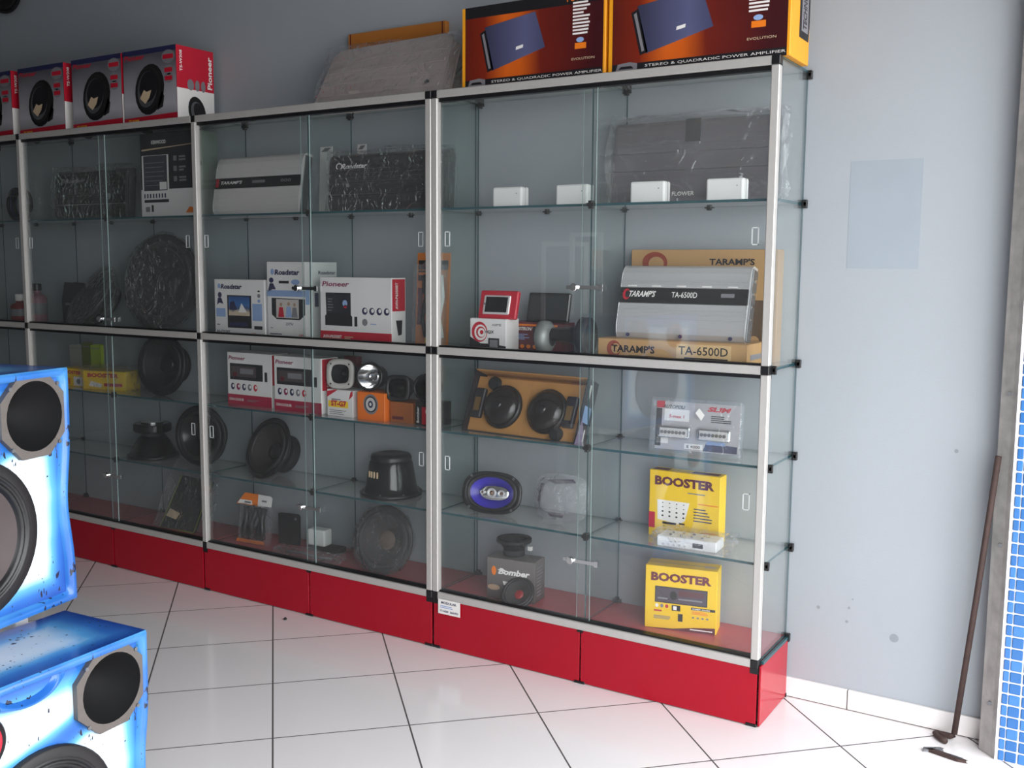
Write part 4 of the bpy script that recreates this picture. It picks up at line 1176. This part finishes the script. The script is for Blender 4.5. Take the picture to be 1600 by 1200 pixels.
for xa, xb, za, mm, lab in ((-.135, -.045, .105, mat('pale_card', '#8d8f88', .5), 'pale packet standing on the yellow cartons in the dark case'),
                            (-.038, .018, .118, OLV, 'dull olive packet standing on the yellow cartons in the dark case'),
                            (.030, .100, .112, GRN, 'bright lime-green packet standing on the yellow cartons in the dark case')):
    t = thing('packet', lab, 'packet', (-3.42 + (xa + xb) / 2, -.10, S3 + .0885), group='packets on the yellow cartons')
    w_ = (xb - xa) / 2
    MB().ext([(-w_, 0), (w_, 0), (w_, za - .004), (w_ - .006, za), (-w_, za - .006)], 0, .02, 'xz').build('packet_body', mm, t, bevel=.002)
    MB().box(-w_, -.0008, za - .022, w_, .0, za - .019).build('seal', INKG, t)
woofer('woofer', 'large black woofer facing the glass on the dark case third shelf', .140, .10, (-2.800, -.165, S3 + .138), (.12, -1, .08), cone=BLACKM)
t = thing('upturned_woofer', 'black woofer lying face down with chrome-edged magnet upward in the dark case', 'speaker', (-2.925, -.125, S4))
MB().lathe([(.0001, .001), (.112, .001), (.116, .004), (.116, .012), (.106, .016)], 40).build('flange', BLACKP, t)
MB().lathe([(.107, .014), (.098, .03), (.075, .075), (.058, .098), (.05, .10)], 40).build('basket', BLACKG, t)
MB().cyl(.052, .098, .118, 32).build('pole_piece', BLACKM, t)
MB().cyl(.085, .118, .158, 40, bev=.006).build('magnet', BLACKG, t)
MB().cyl(.050, .158, .166, 32, bev=.003).build('rear_plate', CHROME, t)
woofer('woofer', 'black woofer behind the single post on the dark case fourth shelf', .135, .09, (-2.575, -.150, S4 + .134), (.20, -1, .06), cone=BLACKG)
t = thing('manual_bag', 'black folder with green edges and cream tag leaning on the dark case floor', 'folder', (-2.690, -.200, SB), rz=3, rx=-22)
MB().ext([(-.105, 0), (.105, .0), (.135, .235), (-.055, .245)], .0, .012, 'xz').build('folder', BLACKM, t, bevel=.002)
EDG = mat('olive_green_edge', '#7c8a2a', .5, var=.1)
for a, b in (((-.105, .0), (.105, .0)), ((.105, .0), (.135, .235)), ((-.105, 0), (-.055, .245))):
    MB().tube([(a[0], -.001, a[1] + .003), (b[0], -.001, b[1])], .0022, 6).build('green_edge', EDG, t)
MB().ext([(-.085, .055), (-.02, .045), (-.005, .075), (-.07, .09)], -.004, -.001, 'xz').build('cream_tag', CREAM, t)
film(t, .27, .24, .016, .006, .010, seed=71, x_ext=.06)

# ------------------------------------------------------------------ case 4 (picture edge)
for x, hgt, mm, cc, lab in ((-3.80, .155, mat('pink_bottle', '#9a6f78', .4), BLACKP, 'pinkish bottle with dark cap at the left picture edge'), (-3.95, .10, mat('red_bottle', '#7c2222', .4), INKW, 'short red bottle with pale cap at the left picture edge')):
    t = thing('bottle', lab, 'bottle', (x, -.10, SM), group='bottles in the leftmost case')
    MB().lathe([(.0001, 0), (.042, 0), (.045, .006), (.045, hgt * .75), (.036, hgt * .86), (.018, hgt * .9), (.018, hgt)], 24).build('bottle_body', mm, t)
    MB().cyl(.022, hgt, hgt + .035, 18, bev=.003).build('cap', cc, t)
    MB().lathe([(.0455, hgt * .25), (.0455, hgt * .6)], 24).build('paper_label', INKG, t)
t = thing('cable_coil', 'dark coil of cables on the leftmost case upper shelf', 'cables', (-3.86, -.12, S1))
for k in range(4):
    pts = [(.07 * math.cos(a), .0 + k * .012 - .03, .085 + .075 * math.sin(a)) for a in [2 * math.pi * i / 16 for i in range(17)]]
    MB().tube(pts, .009, 6).build('coil', BLACKP if k != 1 else INKB, t)

# ------------------------------------------------------------------ blue speaker cabinets
def bluepaint():
    m = bpy.data.materials.new('blue_white_airbrush_paint')
    m.use_nodes = True
    nt = m.node_tree
    p = nt.nodes['Principled BSDF']
    p.inputs['Roughness'].default_value = .28
    p.inputs['Coat Weight'].default_value = .3
    tc = nt.nodes.new('ShaderNodeTexCoord')
    at = nt.nodes.new('ShaderNodeAttribute')
    at.attribute_name = 'edge'
    nz = nt.nodes.new('ShaderNodeTexNoise')
    nz.inputs['Scale'].default_value = 6
    nz.inputs['Detail'].default_value = 2
    nt.links.new(tc.outputs['Object'], nz.inputs['Vector'])
    ma = nt.nodes.new('ShaderNodeMath')
    ma.operation = 'MULTIPLY_ADD'
    ma.inputs[1].default_value = .35
    nt.links.new(nz.outputs['Fac'], ma.inputs[0])
    nt.links.new(at.outputs['Fac'], ma.inputs[2])
    cr = nt.nodes.new('ShaderNodeValToRGB')
    el = cr.color_ramp.elements
    el[0].position, el[0].color = .28, lin('#e4edf3')
    el[1].position, el[1].color = 1.0, lin('#0f3f94')
    for q_, c_ in ((.46, '#b9d9ef'), (.60, '#58a4da'), (.78, '#2a6ab6')):
        e_ = el.new(q_)
        e_.color = lin(c_)
    nt.links.new(ma.outputs[0], cr.inputs[0])
    # ink-like splashes
    n2 = nt.nodes.new('ShaderNodeTexNoise')
    n2.inputs['Scale'].default_value = 55
    n2.inputs['Detail'].default_value = 2
    mp = nt.nodes.new('ShaderNodeMapping')
    mp.inputs['Scale'].default_value = (1.6, 1.6, .7)
    nt.links.new(tc.outputs['Object'], mp.inputs['Vector'])
    nt.links.new(mp.outputs[0], n2.inputs['Vector'])
    n3 = nt.nodes.new('ShaderNodeTexNoise')
    n3.inputs['Scale'].default_value = 7
    nt.links.new(tc.outputs['Object'], n3.inputs['Vector'])
    m1 = nt.nodes.new('ShaderNodeMath')
    m1.operation = 'MULTIPLY_ADD'
    m1.inputs[1].default_value = .35
    nt.links.new(n3.outputs['Fac'], m1.inputs[0])
    nt.links.new(n2.outputs['Fac'], m1.inputs[2])
    th = nt.nodes.new('ShaderNodeMapRange')
    th.inputs[1].default_value = .865
    th.inputs[2].default_value = .88
    nt.links.new(m1.outputs[0], th.inputs[0])
    mx = nt.nodes.new('ShaderNodeMix')
    mx.data_type = 'RGBA'
    mx.inputs[7].default_value = lin('#1c2238')
    nt.links.new(th.outputs[0], mx.inputs[0])
    nt.links.new(cr.outputs[0], mx.inputs[6])
    nt.links.new(mx.outputs[2], p.inputs['Base Color'])
    return m
BLUE = bluepaint()
HORNG = mat('horn_flange_grey', '#5c5652', .6, var=.15, scale=60)
WCONE = mat('worn_woofer_cone', '#4a4040', .7, var=.2, scale=18)
RIMM = mat('maroon_ring', '#6d2a30', .5, var=.1)

def painted(o, fn):
    """store, per vertex, how far the airbrushed blue reaches (paint layout)"""
    a = o.data.attributes.new('edge', 'FLOAT', 'POINT')
    a.data.foreach_set('value', [fn(v.co) for v in o.data.vertices])

def grid(mb, f, nu, nv):
    o = len(mb.v)
    for j in range(nv + 1):
        for i in range(nu + 1):
            mb.v.append(tuple(f(i / nu, j / nv)))
    for j in range(nv):
        for i in range(nu):
            a = o + j * (nu + 1) + i
            mb.f.append([a, a + 1, a + nu + 2, a + nu + 1])
            mb.m.append(0)
            mb.s.append(False)

def cabinet(label, loc, rz, W=.62, H=.55, D=.275, rx=0):
    t = thing('speaker_cabinet', label, 'speaker cabinet', loc, rz, rx, group='blue airbrushed speaker cabinets')
    def hw(z):   # half width with a waist beside the woofer
        k = (z - .24 * H / .55) / .10
        return W / 2 - .016 * math.exp(-k * k)
    # outer shell: sides, top, bottom, back
    mb = MB()
    grid(mb, lambda u, v: (hw(v * H), u * D, v * H), 10, 24)
    grid(mb, lambda u, v: (-hw(v * H), u * D, v * H), 10, 24)
    grid(mb, lambda u, v: (-W / 2 + u * W, v * D, H), 24, 12)
    grid(mb, lambda u, v: (-W / 2 + u * W, v * D, 0), 24, 12)
    grid(mb, lambda u, v: (-hw(v * H) + u * 2 * hw(v * H), D, v * H), 24, 20)
    o = mb.build('shell', BLUE, t)
    def edge(c):
        du = max(0, 1 - (W / 2 - abs(c.x)) / .16)
        dy = max(0, 1 - min(c.y, D - c.y) / .10)
        dz = max(0, 1 - min(c.z, H - c.z) / .12)
        s_ = sorted((du, dy, dz))
        return .12 + .75 * s_[1]
    painted(o, edge)
    # rim lip round the front
    lip = .016
    mb = MB()
    def ring(inset, y):
        pts = []
        for k in range(25):
            z = inset + (H - 2 * inset) * k / 24
            pts.append((hw(z) - inset, y, z))
        for k in range(1, 24):
            pts.append((hw(H - inset) - inset - (2 * hw(H - inset) - 2 * inset) * k / 24, y, H - inset))
        for k in range(25):
            z = H - inset - (H - 2 * inset) * k / 24
            pts.append((-hw(z) + inset, y, z))
        for k in range(1, 24):
            pts.append((-hw(inset) + inset + (2 * hw(inset) - 2 * inset) * k / 24, y, inset))
        return pts
    rings = [ring(0, 0), ring(.004, -.006), ring(lip, -.006), ring(lip + .006, .012)]
    n_ = len(rings[0])
    for a in rings:
        mb.v += a
    for j in range(3):
        for i in range(n_):
            k = (i + 1) % n_
            mb.f.append([j * n_ + i, j * n_ + k, (j + 1) * n_ + k, (j + 1) * n_ + i])
            mb.m.append(0)
            mb.s.append(True)
    o = mb.build('front_rim', BLUE, t)
    painted(o, lambda c: .50 + (.10 if c.y < -.004 else .0))
    # recessed front panel
    mb = MB()
    grid(mb, lambda u, v: ((-1 + 2 * u) * (hw(v * H) - .018), .010, .018 + v * (H - .036)), 60, 60)
    hs = ((W / 2 - .103, H - .100, .082), (W / 2 - .285, H - .345, .163), (W / 2 - .425, H - .105, .050))
    keep = [f for f in mb.f if not any(any((mb.v[i][0] - a) ** 2 + (mb.v[i][2] - b) ** 2 < c * c for i in f) for a, b, c in hs)]
    mb.f = keep
    mb.m = [0] * len(keep)
    mb.s = [False] * len(keep)
    o = mb.build('front_panel', BLUE, t)
    def fp(c):
        e_ = min(W / 2 - abs(c.x), c.z, H - c.z)
        a = max(0, 1 - (e_ - .02) / .075)
        # sweep of blue between horn and woofer
        s_ = abs((c.z - (.335 + .25 * (c.x + .10))) / .035)
        b = .52 * math.exp(-s_ * s_)
        return .12 + max(.62 * a, b)
    painted(o, fp)
    hx, hz = W / 2 - .103, H - .100
    # horn
    oc = []
    for k in range(8):
        a = math.pi / 8 + k * math.pi / 4
        oc.append((hx + .101 * math.cos(a), hz + .101 * math.sin(a)))
    mb = MB()
    vs_ = [(x, -.004, z) for x, z in oc]
    cr = [(hx + .079 * math.cos(math.pi / 8 + k * math.pi / 16), -.004, hz + .079 * math.sin(math.pi / 8 + k * math.pi / 16)) for k in range(32)]
    mb.v = vs_ + cr + [(x, .011, z) for x, z in oc]
    for k in range(8):
        for i in range(4):
            mb.f.append([k if i < 2 else (k + 1) % 8, 8 + (k * 4 + i) % 32, 8 + (k * 4 + i + 1) % 32])
        mb.f.append([k, 8 + (k * 4 + 2) % 32, (k + 1) % 8])
        mb.f.append([k, (k + 1) % 8, 40 + (k + 1) % 8, 40 + k])
    mb.m = [0] * len(mb.f)
    mb.s = [False] * len(mb.f)
    mb.build('horn_flange', HORNG, t)
    MB().lathe([(.079, -.0035), (.074, .02), (.055, .065), (.030, .11), (.012, .13), (.0001, .13)], 36, (hx, 0, hz), 'y').build('horn', BLACKM, t)
    MB().lathe([(.016, .125), (.013, .10), (.0001, .09)], 18, (hx, 0, hz), 'y').build('phase_plug', BLACKP, t)
    for sx_ in (-1, 1):
        for sz_ in (-1, 1):
            MB().cyl(.0045, -.007, -.003, 10, (hx + sx_ * .067, 0, hz + sz_ * .067), 'y').build('screw', STEEL, t)
    # woofer
    wx, wz, wr = W / 2 - .285, H - .345, .175
    MB().lathe([(wr * .86, -.006), (wr * .98, -.006), (wr, -.002), (wr, .011)], 48, (wx, 0, wz), 'y').build('woofer_frame', RUBBER, t)
    pr = [(wr * .87, -.005), (wr * .845, -.009), (wr * .82, -.005), (wr * .80, -.001), (wr * .78, -.006), (wr * .75, -.008), (wr * .73, -.002), (wr * .70, .004)]
    MB().lathe(pr, 48, (wx, 0, wz), 'y').build('woofer_surround', BLACKP, t)
    MB().lathe([(wr * .705, .003), (wr * .5, .03), (wr * .31, .052)], 48, (wx, 0, wz), 'y').build('woofer_cone', WCONE, t)
    MB().lathe([(wr * .32, .052), (wr * .25, .036), (wr * .1, .028), (.0001, .026)], 36, (wx, 0, wz), 'y').build('dust_cap', mat('grey_dust_cap', '#3c3437', .5, var=.1), t)
    # tweeter
    tx, tz = W / 2 - .425, H - .105
    MB().lathe([(.034, -.004), (.058, -.004), (.062, .0), (.062, .011)], 36, (tx, 0, tz), 'y').build('tweeter_plate', BLACKP, t)
    MB().lathe([(.050, -.0045), (.046, -.006), (.042, -.0045)], 36, (tx, 0, tz), 'y').build('tweeter_ring', INKR, t)
    MB().lathe([(.036, -.003), (.020, .012), (.010, .02), (.0001, .02)], 30, (tx, 0, tz), 'y').build('tweeter_horn', mat('dark_red_horn', '#3a1418', .4), t)
    # carrying handle cut-out under the top rim: half-round scoop
    mb = MB()
    c0 = W / 2 - .31
    def scoop(u, v):
        a = math.pi * u
        r_ = 1 - .35 * v
        return (c0 + .098 * r_ * math.cos(a), .0095 - .020 * math.sin(math.pi * v) * math.sin(a), H - .020 - .046 * r_ * math.sin(a))
    grid(mb, scoop, 24, 8)
    o = mb.build('handle_scoop', BLUE, t)
    painted(o, lambda c: .62)
    return t
def front_center(rf, xdir, W):
    return (rf[0] - xdir[0] * W / 2, rf[1] - xdir[1] * W / 2)
a1, a2 = 94.2, 102.0
f1 = front_center((-.981, -1.708), (math.cos(R(a1)), math.sin(R(a1))), .62)
f2 = front_center((-1.175, -1.749), (math.cos(R(a2)), math.sin(R(a2))), .62)
cabinet('blue and white airbrushed speaker cabinet standing on the floor, lower of the two', (f1[0], f1[1], 0), a1)
cabinet('blue and white airbrushed speaker cabinet raised on the white table', (f2[0], f2[1], .602), a2, D=.33)
# white plastic stool carrying the upper cabinet
ca, sa = math.cos(R(a2)), math.sin(R(a2))
def loc2(px, py):   # local of upper cabinet -> world
    return (f2[0] + ca * px - sa * py, f2[1] + sa * px + ca * py)
sx, sy = loc2(.0, .28)
t = thing('plastic_table', 'low white plastic table under the raised blue speaker cabinet', 'table', (sx, sy, 0), a2)
MB().box(-.315, -.150, .556, .318, .150, .601).build('table_top', WHITEP, t, bevel=.012, seg=2)
for ax in (-1, 1):
    for ay in (-1, 1):
        x0_, y0_ = ax * .285, ay * .115
        x1_, y1_ = ax * .292, ay * .125
        mb = MB()
        mb.add([(x1_ - .016, y1_ - .016, 0), (x1_ + .016, y1_ - .016, 0), (x1_ + .016, y1_ + .016, 0), (x1_ - .016, y1_ + .016, 0),
                (x0_ - .020, y0_ - .020, .556), (x0_ + .020, y0_ - .020, .556), (x0_ + .020, y0_ + .020, .556), (x0_ - .020, y0_ + .020, .556)],
               [(0, 1, 2, 3), (4, 5, 6, 7), (0, 1, 5, 4), (1, 2, 6, 5), (2, 3, 7, 6), (3, 0, 4, 7)])
        mb.build('leg', WHITEP, t, bevel=.005, seg=2)

# ------------------------------------------------------------------ iron bar and scraps by the entrance
RUST = mat('rusty_iron', '#4a3a36', .75, .3, .3, 40, bump=.3)
t = thing('iron_bar', 'rusty iron bar with hooked foot leaning against the grey door track', 'iron bar', (.53, -.03, 0))
MB().tube([(.082, -.064, .872), (.044, -.042, .43), (.006, -.020, .022)], .0085, 8).build('bar', RUST, t)
MB().tube([(.007, -.0205, .030), (.004, -.020, .016), (-.006, -.019, .009), (-.026, -.014, .009), (-.042, -.012, .009), (-.047, -.018, .009), (-.040, -.032, .009), (-.024, -.050, .009), (-.010, -.060, .009)], .0082, 8).build('hook', RUST, t)
for x, y, rz, w_, lab in ((.535, -.172, -12, .055, 'dark metal scrap lying on the floor by the door track, longer one'), (.495, -.155, 28, .03, 'short metal scrap lying on the floor beside the longer one')):
    t = thing('metal_scrap', lab, 'metal scrap', (x, y, 0), rz)
    MB().ext([(-w_, -.006), (w_ * .6, -.008), (w_, .002), (w_ * .5, .007), (-w_ * .8, .005)], .0005, .009, 'xy').build('scrap', RUST if w_ > .04 else STEEL, t, bevel=.0015)
    MB().box(w_ * .2, -.002, .009, w_ * .8, .002, .012).build('ridge', STEEL, t)
o = MB().lathe([(.0001, 0), (.006, .001), (.007, .005), (.003, .009), (.0001, .010)], 8).build('pebble', BLACKM, loc=(-1.862, -.372, 0))
tag(o, 'tiny black crumb on the white floor tiles', 'crumb')
